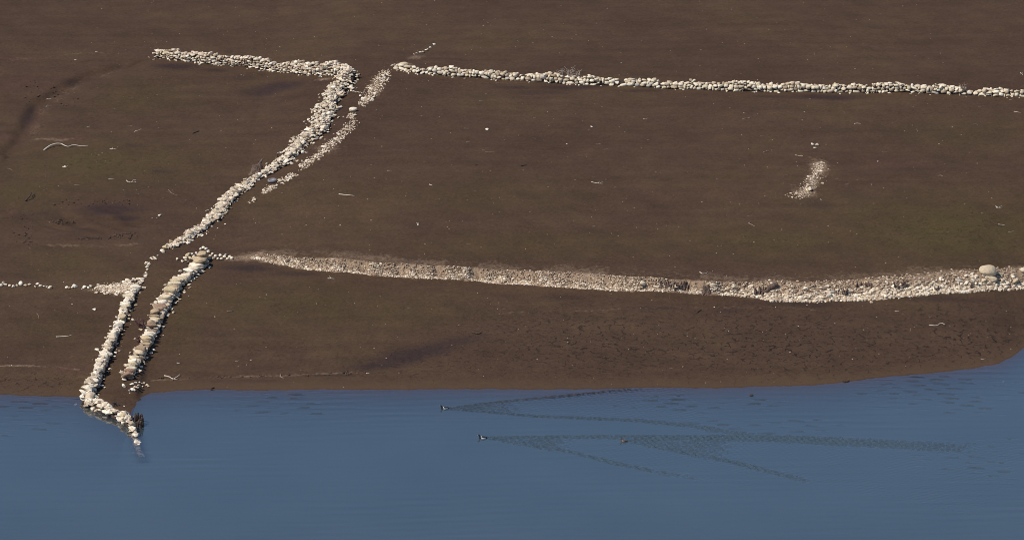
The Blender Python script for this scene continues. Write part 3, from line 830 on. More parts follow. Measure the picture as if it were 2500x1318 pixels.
for i in range(520):
    u = rng.uniform(); x = 2003 - 46 * u ** 1.3 + rng.normal(0, 7 + 4 * u); y = 398 + 84 * u + rng.normal(0, 3)
    if u > .85: x -= abs(rng.normal(0, 12))
    p = P(x, y); s = U(.018, .05) if rng.uniform() < .93 else U(.06, .1)
    patch.add(0, 'angular', (s * 1.3, s, s * .7), rotm(U(0, 6.28), U(-.4, .4)), (p[0], p[1], p[2] + s * .25), rng.beta(2, 1.3))
tag(patch.build("gravel", PEBBLE, None, (0, 0, 0), False), "small patch of pale gravel lying alone in the right hand mud", "gravel", kind="stuff")

# lone stones on the mud
for x, y, s, l in [(1190, 317, 9, "lone cream stone in the middle of the upper mud field"), (1445, 311, 7, "small flat white stone in the upper mud field left of the twigs"), (1384, 352, 4, "tiny white stone in the mud below the flat white stone"),
                   (390, 527, 10, "elongated white stone right of the dark hollow at the left"), (158, 408, 7, "white chip beside a twig in the greenish left mud"), (113, 261, 4, "tiny white pebble beside the gully at the upper left"),
                   (550, 548, 5, "small white stone on the mud right of the tumbled wall's lower half"), (531, 558, 4, "white chip just below the tumbled wall's lower half"), (687, 374, 8, "round white stone standing alone left of the tumbled wall"), (2143, 395, 4, "tiny bright stone right of the gravel patch"),
                   (1744, 750, 4, "tiny white stone on the wet line below the gravel bank"), (612, 880, 4, "tiny white stone in the mud above the shore"), (176, 743, 4, "white chip in the lower left mud"), (231, 757, 10, "long white sliver left of the crumbling wall"),
                   (1106, 191, 8, "white flat stone lying in front of the long low wall"), (1352, 200, 9, "white block fallen at the foot of the long low wall near the dead bush"), (2051, 231, 7, "small yellow stone fallen in front of the long low wall"), (1793, 223, 7, "flat pale stone fallen in front of the long low wall"),
                   (1012, 178, 6, "small white stone in front of the left end of the long low wall"), (2450, 932, 6, "small white shard on the right hand shore")]:
    loose(x, y, s, l, None, 'angular', flat=.5, tint=.85)
loose(984, 163, 26, "large smooth tan boulder at the left end of the long low wall", None, 'round', COBBLE, "boulder", .5, .25, (1.1, .6), yaw=-.35)
loose(1003, 168, 15, "smaller dark tan boulder right of the large smooth one on the low wall's end", None, 'round', COBBLE, "boulder", .6, .02, (1.1, .7), yaw=-.4)
for x, y, s in [(958, 162, 8), (964, 160, 8), (970, 161, 9), (966, 165, 9), (976, 167, 9), (992, 172, 9), (1008, 174, 8), (974, 159, 6)]:
    loose(x, y, s, "white stone around the boulders at the left end of the long low wall", "stones around the low wall's left end")
for x, y, s in [(1033, 129, 9), (1026, 130, 7), (1018, 132, 6), (1011, 134, 5), (1042, 124, 9), (1050, 118, 8), (1060, 110, 8)]:
    loose(x, y, s, "white stone in the faint line running up from the low wall's left end", "stones of the faint upper line")
for i in range(10):
    x = 852 + i * 3.6 + U(-1, 1)
    loose(x, 222 + i * .7 + U(-1, 1), U(3, 5), "tiny stone in the short line between the tumbled wall and the thin stone line", "stones of the short cross line")
loose(880, 236, 9, "white stone standing at the right end of the short cross line of stones", None, 'round', tint=.85)
loose(1358, 190, 15, "large upright yellow stone against the long low wall beside the dead bush", None, 'round', COBBLE, "boulder", 1.0, .3, (1, .6), yaw=0)

# gravel bank
gp = Pile()
xl0, xl1 = lo_w[0, 0] + .3, lo_w[-2, 0] + 3
def bank_pt(x, t):
    yl = np.interp(x, lo_w[:, 0], lo_w[:, 1]); yu = np.interp(x, up_w[:, 0], up_w[:, 1]); return yl + (yu - yl) * t
for i in range(17000):
    x = U(xl0, xl1); t = rng.beta(1.1, 1.7) * 1.4 - .08 + (rng.normal(0, .1) if rng.uniform() < .1 else 0)
    if x < xl0 + 4 and rng.uniform() > .25 + .19 * (x - xl0): continue
    if x < xl0 + 4: t = .5 + (t - .5) * (.5 + .5 * (x - xl0) / 4)
    y = bank_pt(x, t) + U(-.05, .05); s = .028 + .055 * rng.beta(1.2, 2.5) * (1.35 - .5 * t)
    if x > 14: s *= 1.25
    if t > .55 and rng.uniform() < .55 + .3 * math.sin(x * 1.3 + 2 * math.sin(x * .4)): continue
    tn = rng.beta(1.2, .9) if t < .45 else rng.beta(1.2, 2.2)
    gp.add(0, 'angular', (s * U(1, 1.6), s, s * U(.6, 1.1)), rotm(U(0, 6.28), U(-.5, .5), U(-.3, .3)), (x, y, ground(x, y) + s * .3), tn)
tag(gp.build("gravel_bank", PEBBLE, None, (0, 0, 0), False), "long bank of fine tan gravel crossing the mud above the shore", "gravel", kind="stuff")
rp = Pile()
for i in range(1300):
    px = 1640 + 900 * rng.beta(1.6, 1.1); x = (px - 1250) * .0252; t = rng.beta(1.0, 2.0) * .85 - .05
    y = bank_pt(x, t); s = U(.06, .14)
    rp.add(1, 'angular', (s * U(1, 1.4), s, s * U(.5, .8)), rotm(U(0, 6.28), U(-.4, .4), U(-.3, .3)), (x, y, ground(x, y) + s * .35), rng.beta(1.0, 1.5))
tag(rp.build("rubble", STONE, None, (0, 0, 0), False), "rubble of broken stones covering the right part of the gravel bank", "gravel", kind="stuff")
for i in range(75):
    px = 1868 + (2500 - 1868) * rng.uniform() ** .9
    lo_y = np.interp(px, [p[0] for p in lo_px], [p[1] for p in lo_px]); up_y = np.interp(px, [p[0] for p in up_px], [p[1] for p in up_px])
    v = rng.beta(1, 1.8) if px > 2050 else rng.beta(1, 4)
    loose(px, lo_y - 2 - v * (lo_y - up_y) * .62, U(8, 15), "pale angular block in the stony right part of the gravel bank", "blocks in the gravel bank", 'angular' if rng.uniform() < .7 else 'round', STONE if rng.uniform() < .5 else COBBLE, flat=.7, tint=rng.beta(1.2, 1.2), cat="stone", name="stone_block")
for x, y, s in [(1786, 711, 9), (1796, 710, 8), (1812, 709, 8), (1788, 716, 9), (1806, 714, 8), (1816, 714, 8), (1800, 717, 7)]:
    loose(x, y, s, "flat cream stone in the small cluster at the bank's foot left of the fallen trunk", "cluster of flat stones at the foot of the bank", 'round', flat=.4, tint=.85)
loose(1570, 695, 20, "pale yellow flat rock half buried in the gravel bank", None, 'angular', COBBLE, "boulder", .6, .5)
loose(703, 638, 15, "rounded brown stone on the left part of the gravel bank", None, 'round', COBBLE, "boulder", .6, .05, (1.1, .8))
loose(1870, 722, 16, "tan block at the left corner of the stony bank", None, 'angular', COBBLE, tint=.4)
# the large boulder
p = P(2412, 677); s = mpp(p) * 21
big = single_rock("boulder", 2, 'round', (s * 1.06, s * .85, s * .74), rotm(-.15, .05, .12), (p[0], p[1] + .25, p[2] + s * .62), COBBLE, None, None, .24)
tag(big, "biggest boulder, smooth and rounded, sitting on top of the gravel bank at the right", "boulder")
loose(2498, 664, 16, "cream boulder at the right edge on top of the gravel bank", None, 'round', COBBLE, "boulder", .8, .5)
for x, y, s, l in [(2400, 690, 22, "tan block below the biggest boulder, left of its foot"), (2424, 685, 26, "flat slab jutting from under the biggest boulder"), (2447, 688, 18, "grey jagged block right of the biggest boulder"), (2480, 690, 22, "dark grey jagged block on the bank near the right edge"), (2402, 698, 15, "round tan stone at the bank's foot below the biggest boulder")]:
    loose(x, y, s, l, None, 'angular', COBBLE, "stone_block", .6, U(0, .3))

# specks of gravel over the whole mud
sp_ = Pile()
for i in range(900):
    x, y = U(-33, 33), U(0, 85)
    if y < shore(np.array([x]))[0] + .3: continue
    s = U(.012, .035)
    sp_.add(0, 'angular', (s * 1.4, s, s * .6), rotm(U(0, 6.28)), (x, y, ground(x, y) + s * .3), rng.beta(1.5, 1.5))
tag(sp_.build("pebbles", PEBBLE, None, (0, 0, 0), False), "tiny pale pebbles scattered all over the bare mud", "pebbles", kind="stuff")
# clods of dried mud around the hollow and along the wrack line
cl = Pile()
for i in range(300):
    k = rng.randint(7)
    x, y = [(U(130, 320), 495 + 4 * math.sin(i) + U(-4, 4)), (U(120, 190), U(535, 548)), (U(190, 250), 582 + U(-2, 3)), (U(262, 335), 578 + U(-8, 6)), (U(30, 80), U(520, 600)), (U(380, 900), None), (U(60, 190), U(195, 260))][k]
    if y is None: y = 925 - (x - 380) * .028 + U(-3, 3)
    p = P(x, y); s = U(.03, .08)
    cl.add(0, 'angular', (s * 1.2, s, s * .8), rotm(U(0, 6.28), U(-.4, .4)), (p[0], p[1], p[2] + s * .4), 0)
CLOD = Mat("dried_mud_clod", .95, .1); CLODM = CLOD.done(CLOD.ramp(CLOD.noise(8, 3), [(.3, (.05, .031, .024)), (.7, (.095, .062, .046))]))
tag(cl.build("mud_clods", CLODM, None, (0, 0, 0), False), "dark crumbs of dried mud edging the hollow and the old waterline", "mud clods", kind="stuff")

# ------------------------------------------------------------------ wood
def tube_arrays(pts, radii, sides=6):
    pts = np.asarray(pts, float); n = len(pts); V = []; F = []
    for i in range(n):
        t = pts[min(i + 1, n - 1)] - pts[max(i - 1, 0)]; t /= np.linalg.norm(t) + 1e-9
        a = np.cross(t, [0.13, 0.21, 1.0]); a /= np.linalg.norm(a) + 1e-9; b = np.cross(t, a)
        for k in range(sides):
            th = 2 * math.pi * k / sides; V.append(pts[i] + radii[i] * (math.cos(th) * a + math.sin(th) * b))
    for i in range(n - 1):
        for k in range(sides):
            k2 = (k + 1) % sides; F.append([i * sides + k, i * sides + k2, (i + 1) * sides + k2, (i + 1) * sides + k])
    V.append(pts[0]); V.append(pts[-1]); c0, c1 = n * sides, n * sides + 1
    for k in range(sides):
        k2 = (k + 1) % sides; F.append([c0, k2, k, c0]); F.append([c1, (n - 1) * sides + k, (n - 1) * sides + k2, c1])
    return np.array(V), F

class Wood:
    def __init__(s): s.V = []; s.F = []; s.n = 0
    def tube(s, pts, radii, sides=6):
        V, F = tube_arrays(pts, radii, sides)
        s.V.append(V); s.F += [[i + s.n for i in f] for f in F]; s.n += len(V)
    def build(s, name, mat, parent=None, origin=(0, 0, 0)):
        V = np.concatenate(s.V) - np.asarray(origin)
        me = bpy.data.meshes.new(name)
        me.from_pydata(V.tolist(), [], [f if f[0] != f[3] else f[:3] for f in s.F])
        for p_ in me.polygons: p_.use_smooth = True
        return obj(name, me, mat, parent, origin if parent is None else (0, 0, 0))

def smooth_line(pts, k=4):
    pts = np.asarray(pts, float); n = len(pts)
    if n < 3: return np.array([pts[0] + (pts[-1] - pts[0]) * u for u in np.linspace(0, 1, k + 1)])
    out = []
    for i in range(n - 1):
        p0, p1, p2, p3 = pts[max(i - 1, 0)], pts[i], pts[i + 1], pts[min(i + 2, n - 1)]
        for u in np.linspace(0, 1, k, endpoint=False):
            out.append(.5 * ((2 * p1) + (-p0 + p2) * u + (2 * p0 - 5 * p1 + 4 * p2 - p3) * u * u + (-p0 + 3 * p1 - 3 * p2 + p3) * u ** 3))
    return np.array(out + [pts[-1]])

def stick(px, r, label, mat=None, group=None, forks=(), name="twig", cat="twig", lifts=None):
    pts = [P(*q) for q in px]
    w = Wood(); o = pts[len(pts) // 2]
    line = smooth_line([p + [0, 0, r * .7 + (lifts[i] if lifts else 0)] for i, p in enumerate(pts)])
    line += rng.normal(0, r * .25, line.shape) * [1, 1, .3]
    w.tube(line, np.linspace(r, r * .45, len(line)))
    for f in forks:
        fp = smooth_line([P(*q) + [0, 0, r * (.7 if i == 0 else 2.0)] for i, q in enumerate(f)])
        w.tube(fp, np.linspace(r * .7, r * .25, len(fp)), 5)
    return tag(w.build(name, mat or BLEACHED, None, o), label, cat, group)

stick([(107, 368), (122, 361), (140, 357), (152, 357), (165, 360), (180, 357), (195, 358), (216, 357)], .052, "long bleached wavy branch lying on the mud at the left", name="branch", cat="branch", lifts=[0, .12, .16, .1, .02, .05, .02, .0])
stick([(62, 492), (72, 487), (78, 481)], .06, "dark crooked branch sticking up beside the hollow at the left", DARKWOOD, forks=[[(78, 481), (83, 478), (79, 474)]], name="branch", cat="branch", lifts=[0, .15, .3])
stick([(308, 441), (314, 445), (321, 446), (327, 444), (332, 445)], .028, "pale forked twig like antlers in the left mud", forks=[[(314, 445), (310, 447)], [(321, 446), (326, 441), (332, 442)]])
stick([(411, 463), (419, 472), (434, 478)], .02, "thin forked twig pointing up left of the tumbled wall", DULLWOOD, forks=[[(419, 472), (409, 470)]])
stick([(827, 475), (846, 477), (866, 479)], .042, "straight bleached stick right of the thin stone line")
stick([(137, 823), (151, 822), (166, 821), (175, 818)], .036, "straight bleached stick bent at its right end in the lower left mud")
stick([(2268, 794), (2286, 795), (2297, 789), (2307, 793)], .032, "pale kinked stick on the cracked mud at the right")
stick([(402, 918), (414, 921), (424, 926), (436, 925)], .045, "pale forked driftwood branch near the shore at the left", forks=[[(424, 926), (436, 920), (439, 917)], [(424, 926), (420, 930)]], name="branch", cat="branch")
stick([(1152, 811), (1160, 814), (1168, 816), (1175, 812)], .06, "dark curved driftwood piece on the lower mud", DARKWOOD, name="driftwood", cat="driftwood")
stick([(1444, 445), (1458, 448), (1472, 449)], .026, "pale forked twig in the middle of the upper mud field", forks=[[(1461, 448), (1464, 444)], [(1466, 448), (1472, 445)]])
stick([(1708, 664), (1714, 668), (1722, 668), (1728, 665)], .03, "bleached boomerang shaped twig above the gravel bank")
stick([(1018, 545), (1020, 551), (1023, 549)], .028, "small hooked twig in the mid mud field", forks=[[(1020, 551), (1023, 545)]])
stick([(1813, 292), (1822, 290), (1832, 288)], .03, "short forked twig below the long low wall", DULLWOOD, forks=[[(1826, 289), (1832, 291)]])
stick([(2086, 303), (2094, 302), (2101, 303)], .03, "short pale twig in the upper right mud")
stick([(1864, 373), (1870, 371), (1873, 368)], .035, "grey y shaped twig left of the pair of stones in the right mud", DULLWOOD, forks=[[(1870, 371), (1877, 371)]])
stick([(2431, 504), (2438, 508), (2448, 507)], .03, "pale star shaped twig near the right edge", forks=[[(2438, 508), (2446, 504)], [(2438, 508), (2432, 510)]])
stick([(2437, 548), (2446, 549), (2453, 550)], .022, "thin white twig low at the right edge")
stick([(1133, 314), (1148, 315)], .022, "thin pale twig left of the lone cream stone", DULLWOOD)
stick([(1185, 371), (1211, 371)], .014, "thread thin pale twig below the lone cream stone", DULLWOOD)
stick([(945, 417), (957, 417)], .022, "short straight twig in the mud right of the thin stone line")
stick([(1048, 451), (1055, 454)], .034, "stubby pale stick in the mid mud field")
stick([(90, 765), (94, 772), (94, 778)], .02, "thin curved twig upright in the lower left mud", DULLWOOD)
stick([(330, 321), (338, 319), (345, 315)], .022, "thin dotted twig in the greenish mud left of the tumbled wall")
stick([(153, 408), (160, 409), (165, 406)], .032, "short pale broken stick in the greenish left mud")
stick([(265, 437), (278, 437)], .026, "short pale stick left of the antler twig")
stick([(182, 452), (197, 453)], .022, "short grey stick in the middle of the left mud", DULLWOOD)
stick([(268, 364), (276, 365), (284, 364)], .03, "small pale knot of twigs right of the long wavy branch", forks=[[(274, 365), (276, 361)], [(278, 365), (272, 367)]])
stick([(555, 761), (562, 760), (570, 759)], .045, "short brown stick right of the straight wall", DULLWOOD)
stick([(800, 680), (818, 681)], .03, "pale twig with a raised side shoot below the gravel bank", forks=[[(808, 680), (804, 676)]])
stick([(684, 919), (688, 922), (694, 924)], .05, "brown root stub on the old waterline at the left", DULLWOOD, forks=[[(686, 921), (684, 915)]], name="driftwood", cat="driftwood")
stick([(700, 913), (708, 917)], .07, "dark driftwood chunk right of the root stub on the old waterline", DARKWOOD, name="driftwood", cat="driftwood")
stick([(838, 911), (844, 910), (850, 913)], .05, "dark and pale driftwood piece by the damp patch", DARKWOOD, forks=[[(842, 910), (849, 909)]], name="driftwood", cat="driftwood")
stick([(894, 911), (902, 911)], .026, "thin pale twig right of the driftwood by the damp patch")
stick([(2475, 273), (2492, 276)], .026, "thin straight twig at the right edge under the low wall")
stick([(2491, 178), (2497, 184)], .03, "pale crossed twigs behind the low wall at the right edge", forks=[[(2497, 178), (2491, 184)]])
stick([(2238, 316), (2240, 321), (2238, 325)], .02, "thin upright twig in the far right mud", DULLWOOD)
stick([(515, 949), (524, 947)], .06, "dark driftwood lump right at the waterline on the left", DARKWOOD, name="driftwood", cat="driftwood")
stick([(114, 243), (121, 243), (127, 241)], .03, "small pale twig on the rim of the gully")
stick([(17, 412), (24, 413), (30, 416)], .02, "thin bent grey twig at the left edge", DULLWOOD)
stick([(1270, 406), (1285, 404)], .05, "short dark stick in the middle of the upper mud field", DARKWOOD)
stick([(1158, 404), (1166, 404)], .045, "dark twig stub with pale tip in the upper mud field", DARKWOOD)
stick([(2058, 930), (2066, 932), (2074, 930)], .05, "dark driftwood on the right hand shore", DARKWOOD, name="driftwood", cat="driftwood")
stick([(1736, 868), (1744, 869)], .06, "dark knot of driftwood in the cracked mud", DARKWOOD, forks=[[(1740, 868), (1738, 865)]], name="driftwood", cat="driftwood")
stick([(1700, 764), (1712, 757)], .045, "dark wet stick on the damp line below the bank", DARKWOOD)
stick([(1827, 546), (1834, 549), (1843, 554)], .04, "dark twig knot in the lower right mud field", DULLWOOD, forks=[[(1829, 547), (1832, 543)]])
stick([(2222, 810), (2224, 800)], .018, "thin pale twig standing left of the kinked stick", DULLWOOD)
stick([(232, 128), (240, 128)], .03, "short white stick near the top left")
stick([(182, 147), (187, 148)], .03, "stubby pale stick above the gully")
stick([(470, 327), (486, 321)], .05, "dark low root sticking out left of the tumbled wall", DARKWOOD)
stick([(432, 886), (436, 887), (440, 886)], .03, "curled pale twig right of the straight wall's lower end")
# many more thin bleached twigs nothing tells apart
for i in range(45):
    while True:
        px, py = U(20, 2480), U(235, 900)
        if not (330 < px < 960 and py < 700) and not (620 < py < 745) and not (180 < px < 500 and py > 640): break
    L = U(6, 15); a = rng.normal(0, .35)
    stick([(px, py), (px + L * .5, py + U(-1, 1)), (px + L * math.cos(a), py - L * math.sin(a) * .4)], U(.010, .018), "thin bleached straw scattered on the bare mud", BLEACHED if rng.uniform() < .25 else DULLWOOD, "straws scattered on the mud")

def stump(px, py, w_px, h_px, label, mat=None, lean=(0, 0), spikes=7, cat="tree stump", name="tree_stump", sub=0.0):
    """gnarled dead stump: one twisted body with splintered spikes and roots as parts"""
    p = P(px, py) - np.array([0, 0, sub]); k = mpp(p); w = w_px * k * .5; h = h_px * k + sub
    th = thing(name, p, label, cat)
    m = 18; rows = 10; V = []; ph = U(0, 6)
    for j in range(rows):
        u = j / (rows - 1)
        for i in range(m):
            a = 2 * math.pi * i / m
            r = w * (1.18 - .32 * u + .35 * (1 - u) ** 3) * (1 + .16 * math.sin(3 * a + ph + u) + .10 * math.sin(7 * a + 2 * u) + U(-.05, .05))
            z = -.12 + (h * (.82 + .25 * math.sin(2 * a + ph) * u + .12 * math.sin(5 * a) * u)) * u
            r *= 1 + (.25 * math.sin(4.1 * a + 5 * u + ph) * u)
            V.append([r * math.cos(a) + lean[0] * h * u, .8 * r * math.sin(a) + lean[1] * h * u, z])
    F = [[j * m + i, j * m + (i + 1) % m, (j + 1) * m + (i + 1) % m, (j + 1) * m + i] for j in range(rows - 1) for i in range(m)]
    V.append([lean[0] * h, lean[1] * h, h * .3]); c = len(V) - 1
    F += [[(rows - 1) * m + i, (rows - 1) * m + (i + 1) % m, c, c] for i in range(m)]
    me = bpy.data.meshes.new("trunk"); me.from_pydata(V, [], [f if f[2] != f[3] else f[:3] for f in F])
    obj("trunk", me, mat or STUMPWOOD, th)
    for i in range(spikes):
        a = U(0, 6.28); r0 = w * U(.3, .8); b = np.array([r0 * math.cos(a) + lean[0] * h * .5, .8 * r0 * math.sin(a), h * .35])
        t = b + [w * .35 * math.cos(a) + lean[0] * h * .6, w * .3 * math.sin(a), h * U(.35, .7)]
        W_ = Wood(); W_.tube(smooth_line([b, (b + t) / 2 + rng.normal(0, w * .08, 3), t]), np.linspace(w * .26, w * .08, 9), 6); W_.build("splinter", mat or STUMPWOOD, th)
    for i in range(4):
        a = U(0, 6.28); e = np.array([w * 1.9 * math.cos(a), w * 1.6 * math.sin(a)]); ez = ground(p[0] + e[0], p[1] + e[1]) - p[2]
        W_ = Wood(); W_.tube(smooth_line([[w * .5 * math.cos(a), w * .4 * math.sin(a), h * .18], [w * 1.2 * math.cos(a), w * 1.0 * math.sin(a), ez * .5 + h * .05], [e[0], e[1], ez - .02]]), np.linspace(w * .26, w * .07, 9), 6); W_.build("root", mat or STUMPWOOD, th)
    return th, p, w, h

th, p, w, h = stump(629, 422, 28, 27, "upright brown tree stump with a raised branch spur leaning on the tumbled wall", lean=(.1, 0), spikes=2)
sp1 = Wood(); sp1.tube(smooth_line([[w * .1, 0, h * .55], [w * .5, 0, h * .95], [w * .95, .05, h * 1.3]]), np.linspace(w * .34, w * .14, 9), 7); sp1.build("branch_stub", STUMPWOOD, th)
stump(678, 388, 9, 14, "small upright dead stub beside the tumbled wall", spikes=3)
stump(470, 571, 12, 14, "small dark plank like stub at the edge of the tumbled wall's lower half", DULLWOOD, lean=(.5, 0), spikes=2)
stump(1726, 714, 18, 22, "single stout stump standing in the gravel bank between two rows of stubs", lean=(0, 0), spikes=3)
# fallen stump lying on the bank
wl = Wood()
a, b = P(1862, 722), P(1898, 704)
wl.tube(smooth_line([a + [0, 0, .12], (a + b) / 2 + [0, 0, .3], b + [0, 0, .35]], 5), [.10, .14, .17, .18, .2, .2, .19, .19, .18, .17, .15], 9)
for i in range(4):
    q = P(1846 + i * 7, 724 - i); wl.tube(smooth_line([q, q + [U(-.1, .1), 0, .3], q + [U(-.15, .25), 0, U(.5, .7)]]), np.linspace(.08, .03, 9), 6)
tag(wl.build("fallen_trunk", STUMPWOOD, None, P(1870, 720)), "fallen gnarled trunk with broken stubs lying on the left corner of the stony bank", "tree trunk")

def stub_cluster(x0, x1, y, n, hpx, label, mat=None):
    p0 = P((x0 + x1) / 2, y); th = thing("dead_bush", p0, label, "dead bush", "dead bushes along the gravel bank")
    base = Wood()
    for i in range(n):
        q = P(U(x0, x1), y + U(-4, 4)); k = mpp(q); h = hpx * k * U(.5, 1.0)
        w = Wood(); t = q + [U(-.35, .35) * h, U(-.1, .1), h]
        w.tube(smooth_line([q - [0, 0, .08], q + (t - q) * .5 + rng.normal(0, .03, 3), t]), np.linspace(U(.06, .11), .03, 9), 6)
        if rng.uniform() < .6:
            m_ = q + (t - q) * .5; w.tube(smooth_line([m_, m_ + [U(-.2, .2), U(-.05, .1), h * .35]]), np.linspace(.035, .012, 5), 5)
        w.build("stem", mat or STUMPWOOD, th, p0)
    return th
stub_cluster(1608, 1646, 703, 12, 21, "left half of the row of dead stubs in the middle of the gravel bank")
stub_cluster(1646, 1684, 705, 12, 20, "right half of the row of dead stubs in the middle of the gravel bank")
stub_cluster(2090, 2142, 700, 9, 17, "dead stubs at the top of the stony bank, left of the shrub stump")
stub_cluster(2184, 2210, 706, 9, 22, "dense dead stub cluster at the middle of the stony right bank")
stub_cluster(2040, 2080, 720, 8, 16, "low dead stubs in the lower part of the stony bank")
stub_cluster(2282, 2292, 712, 4, 18, "thin dead stubs near the foot of the stony bank, left of the biggest boulder")
stub_cluster(1842, 1866, 722, 8, 22, "dead stubs beside the fallen gnarled trunk")
stub_cluster(2372, 2384, 702, 4, 20, "dead stubs just left of the blocks under the biggest boulder")

def dead_bush(px, py, h_px, spread, label, mat, n=9, group=None, lean=0.0):
    p = P(px, py); k = mpp(p); H = h_px * k; th = thing("dead_bush", p, label, "dead bush", group)
    for i in range(n):
        a = U(0, 6.28); out = np.array([math.cos(a) * spread + lean, math.sin(a) * spread * .6, 1.0]); L = H * U(.65, 1.05)
        b = np.array([math.cos(a) * .06, math.sin(a) * .06, -.05]); t = out * L
        w = Wood(); ln = smooth_line([b, b + (t - b) * .5 + rng.normal(0, .05, 3) * H, t]); w.tube(ln, np.linspace(.04, .018, len(ln)), 5)
        for j in range(4):
            s0 = ln[rng.randint(3, len(ln))]; e = s0 + np.array([rng.normal(0, .22), rng.normal(0, .15), U(.1, .32)]) * H
            w.tube(smooth_line([s0, (s0 + e) / 2 + rng.normal(0, .03, 3) * H, e]), np.linspace(.022, .010, 9), 4)
        w.build("branch", mat, th)
    return th
GREYTWIG = wood_material("grey_dead_twig", (0.22, 0.17, 0.135), (0.36, 0.29, 0.23))
REDTWIG = wood_material("reddish_dead_twig", (0.09, 0.045, 0.04), (0.17, 0.095, 0.08))
dead_bush(1368, 198, 26, .3, "grey dead bush growing out of the long low wall, leftmost of the three there", GREYTWIG, 9, "dead bushes on the long low wall")
dead_bush(1393, 202, 34, .25, "tallest grey dead bush on the long low wall, the middle one of three", GREYTWIG, 9, "dead bushes on the long low wall")
dead_bush(1411, 202, 26, .3, "smaller grey dead bush on the long low wall, rightmost of the three there", GREYTWIG, 7, "dead bushes on the long low wall")
dead_bush(2350, 230, 24, .3, "wispy dead bush on the long low wall towards the right edge", DULLWOOD, 6, "dead bushes on the long low wall")
dead_bush(349, 802, 26, .6, "reddish dead shrub spreading left of the straight coped wall, upper of two", REDTWIG, 10, "dead shrubs beside the straight wall", -.5)
dead_bush(342, 837, 18, .6, "small dark reddish dead shrub left of the straight coped wall, lower of two", REDTWIG, 9, "dead shrubs beside the straight wall", -.2)
# stump standing in the water beside the hooked wall
q0 = on_plane(330, 1044, 0.0); th = thing("tree_stump", q0, "dark splintered stump standing in the water beside the hooked wall", "tree stump")
for i in range(26):
    a = U(0, 6.28); rr = U(.1, 1) ** .5
    q = q0 + [.30 * rr * math.cos(a), .55 + .75 * rr * math.sin(a), -.35]; Hh = U(.75, 1.2) * (1 - .25 * rr)
    w = Wood(); t = q + [U(-.02, .22), U(-.15, .1), Hh]
    w.tube(smooth_line([q, (q + t) / 2 + rng.normal(0, .03, 3), t]), np.linspace(U(.10, .15), U(.03, .06), 9), 6); w.build("splinter", DARKWOOD if i % 4 else STUMPWOOD, th, q0)
for dx, dy, hh in ((.42, -.25, .75), (.48, .3, .9)):
    w = Wood(); q = q0 + [dx - .1, dy, -.3]; w.tube(smooth_line([q, q + [.1, 0, .3 * hh], q + [-.02, -.1, hh]]), np.linspace(.06, .03, 9), 6); w.build("splinter", DARKWOOD, th, q0)
th, p, w, h = stump(281, 990, 18, 12, "low dark stump behind the hooked wall on the mud spit", DARKWOOD, spikes=3)
w = Wood(); q = on_plane(1835, 965); w.tube(smooth_line([q + [-.14, 0, -.06], q + [0, 0, .03], q + [.13, .02, -.06]]), [.04, .06, .07, .07, .07, .07, .06, .05, .04], 7)
tag(w.build("driftwood", DARKWOOD, None, q), "dark snag breaking the water surface near the right hand shore", "driftwood")
# ------------------------------------------------------------------ old tyre
tp = P(665, 444)
ty = thing("old_tyre", tp, "old grey tyre lying flat between the tumbled wall and the thin stone line", "tyre")
def lathe(prof, seg=40):
    V = []; n = len(prof)
    for i in range(seg):
        a = 2 * math.pi * i / seg
        for r, z in prof: V.append([r * math.cos(a), r * math.sin(a), z])
    F = [[i * n + k, ((i + 1) % seg) * n + k, ((i + 1) % seg) * n + (k + 1) % n, i * n + (k + 1) % n] for i in range(seg) for k in range(n)]
    me = bpy.data.meshes.new("ring"); me.from_pydata(V, [], F)
    for q in me.polygons: q.use_smooth = True
    return me
RUB = Mat("dusty_rubber", .85, .2); RUBM = RUB.done(RUB.ramp(RUB.noise(6, 4), [(.3, (.12, .11, .115)), (.7, (.21, .195, .195))]))
RIM = Mat("dusty_rim", .6, .4); RIMM = RIM.done(RIM.ramp(RIM.noise(5, 4), [(.3, (.17, .155, .16)), (.7, (.28, .26, .26))]))
ring = [(.185, .05), (.22, .02), (.28, .01), (.325, .03), (.335, .08), (.335, .12), (.325, .165), (.285, .195), (.23, .19), (.19, .16), (.18, .10)]
tyre_o = obj("tyre_casing", lathe(ring), RUBM, ty); tyre_o.rotation_euler = (R(4), R(-3), 0)
rim_o = obj("rim", lathe([(.035, .09), (.10, .11), (.16, .12), (.192, .155), (.192, .09), (.10, .07), (.035, .06)]), RIMM, ty); rim_o.rotation_euler = (R(4), R(-3), 0)

# ------------------------------------------------------------------ ducks
def duck_mat(name, male):
    m = Mat(name, .6, .3)
    at = m.attr("zone")
    if male:
        c = m.ramp(at, [(0.0, (.008, .008, .009)), (.34, (.74, .72, .68)), (.67, (.02, .02, .022))], 'CONSTANT')
    else:
        c = m.ramp(at, [(0.0, (.10, .062, .045)), (.34, (.16, .13, .115)), (.67, (.07, .055, .047))], 'CONSTANT')
        c = m.mix(.5, c, m.ramp(m.noise(40, 2), [(.3, .5), (.7, 1.2)]), 'MULTIPLY')
    return m.done(c)
BILL = Mat("duck_bill", .5, .3); BILLM = BILL.done(BILL.ramp(BILL.noise(9), [(.3, (.16, .14, .14)), (.7, (.24, .22, .21))]))

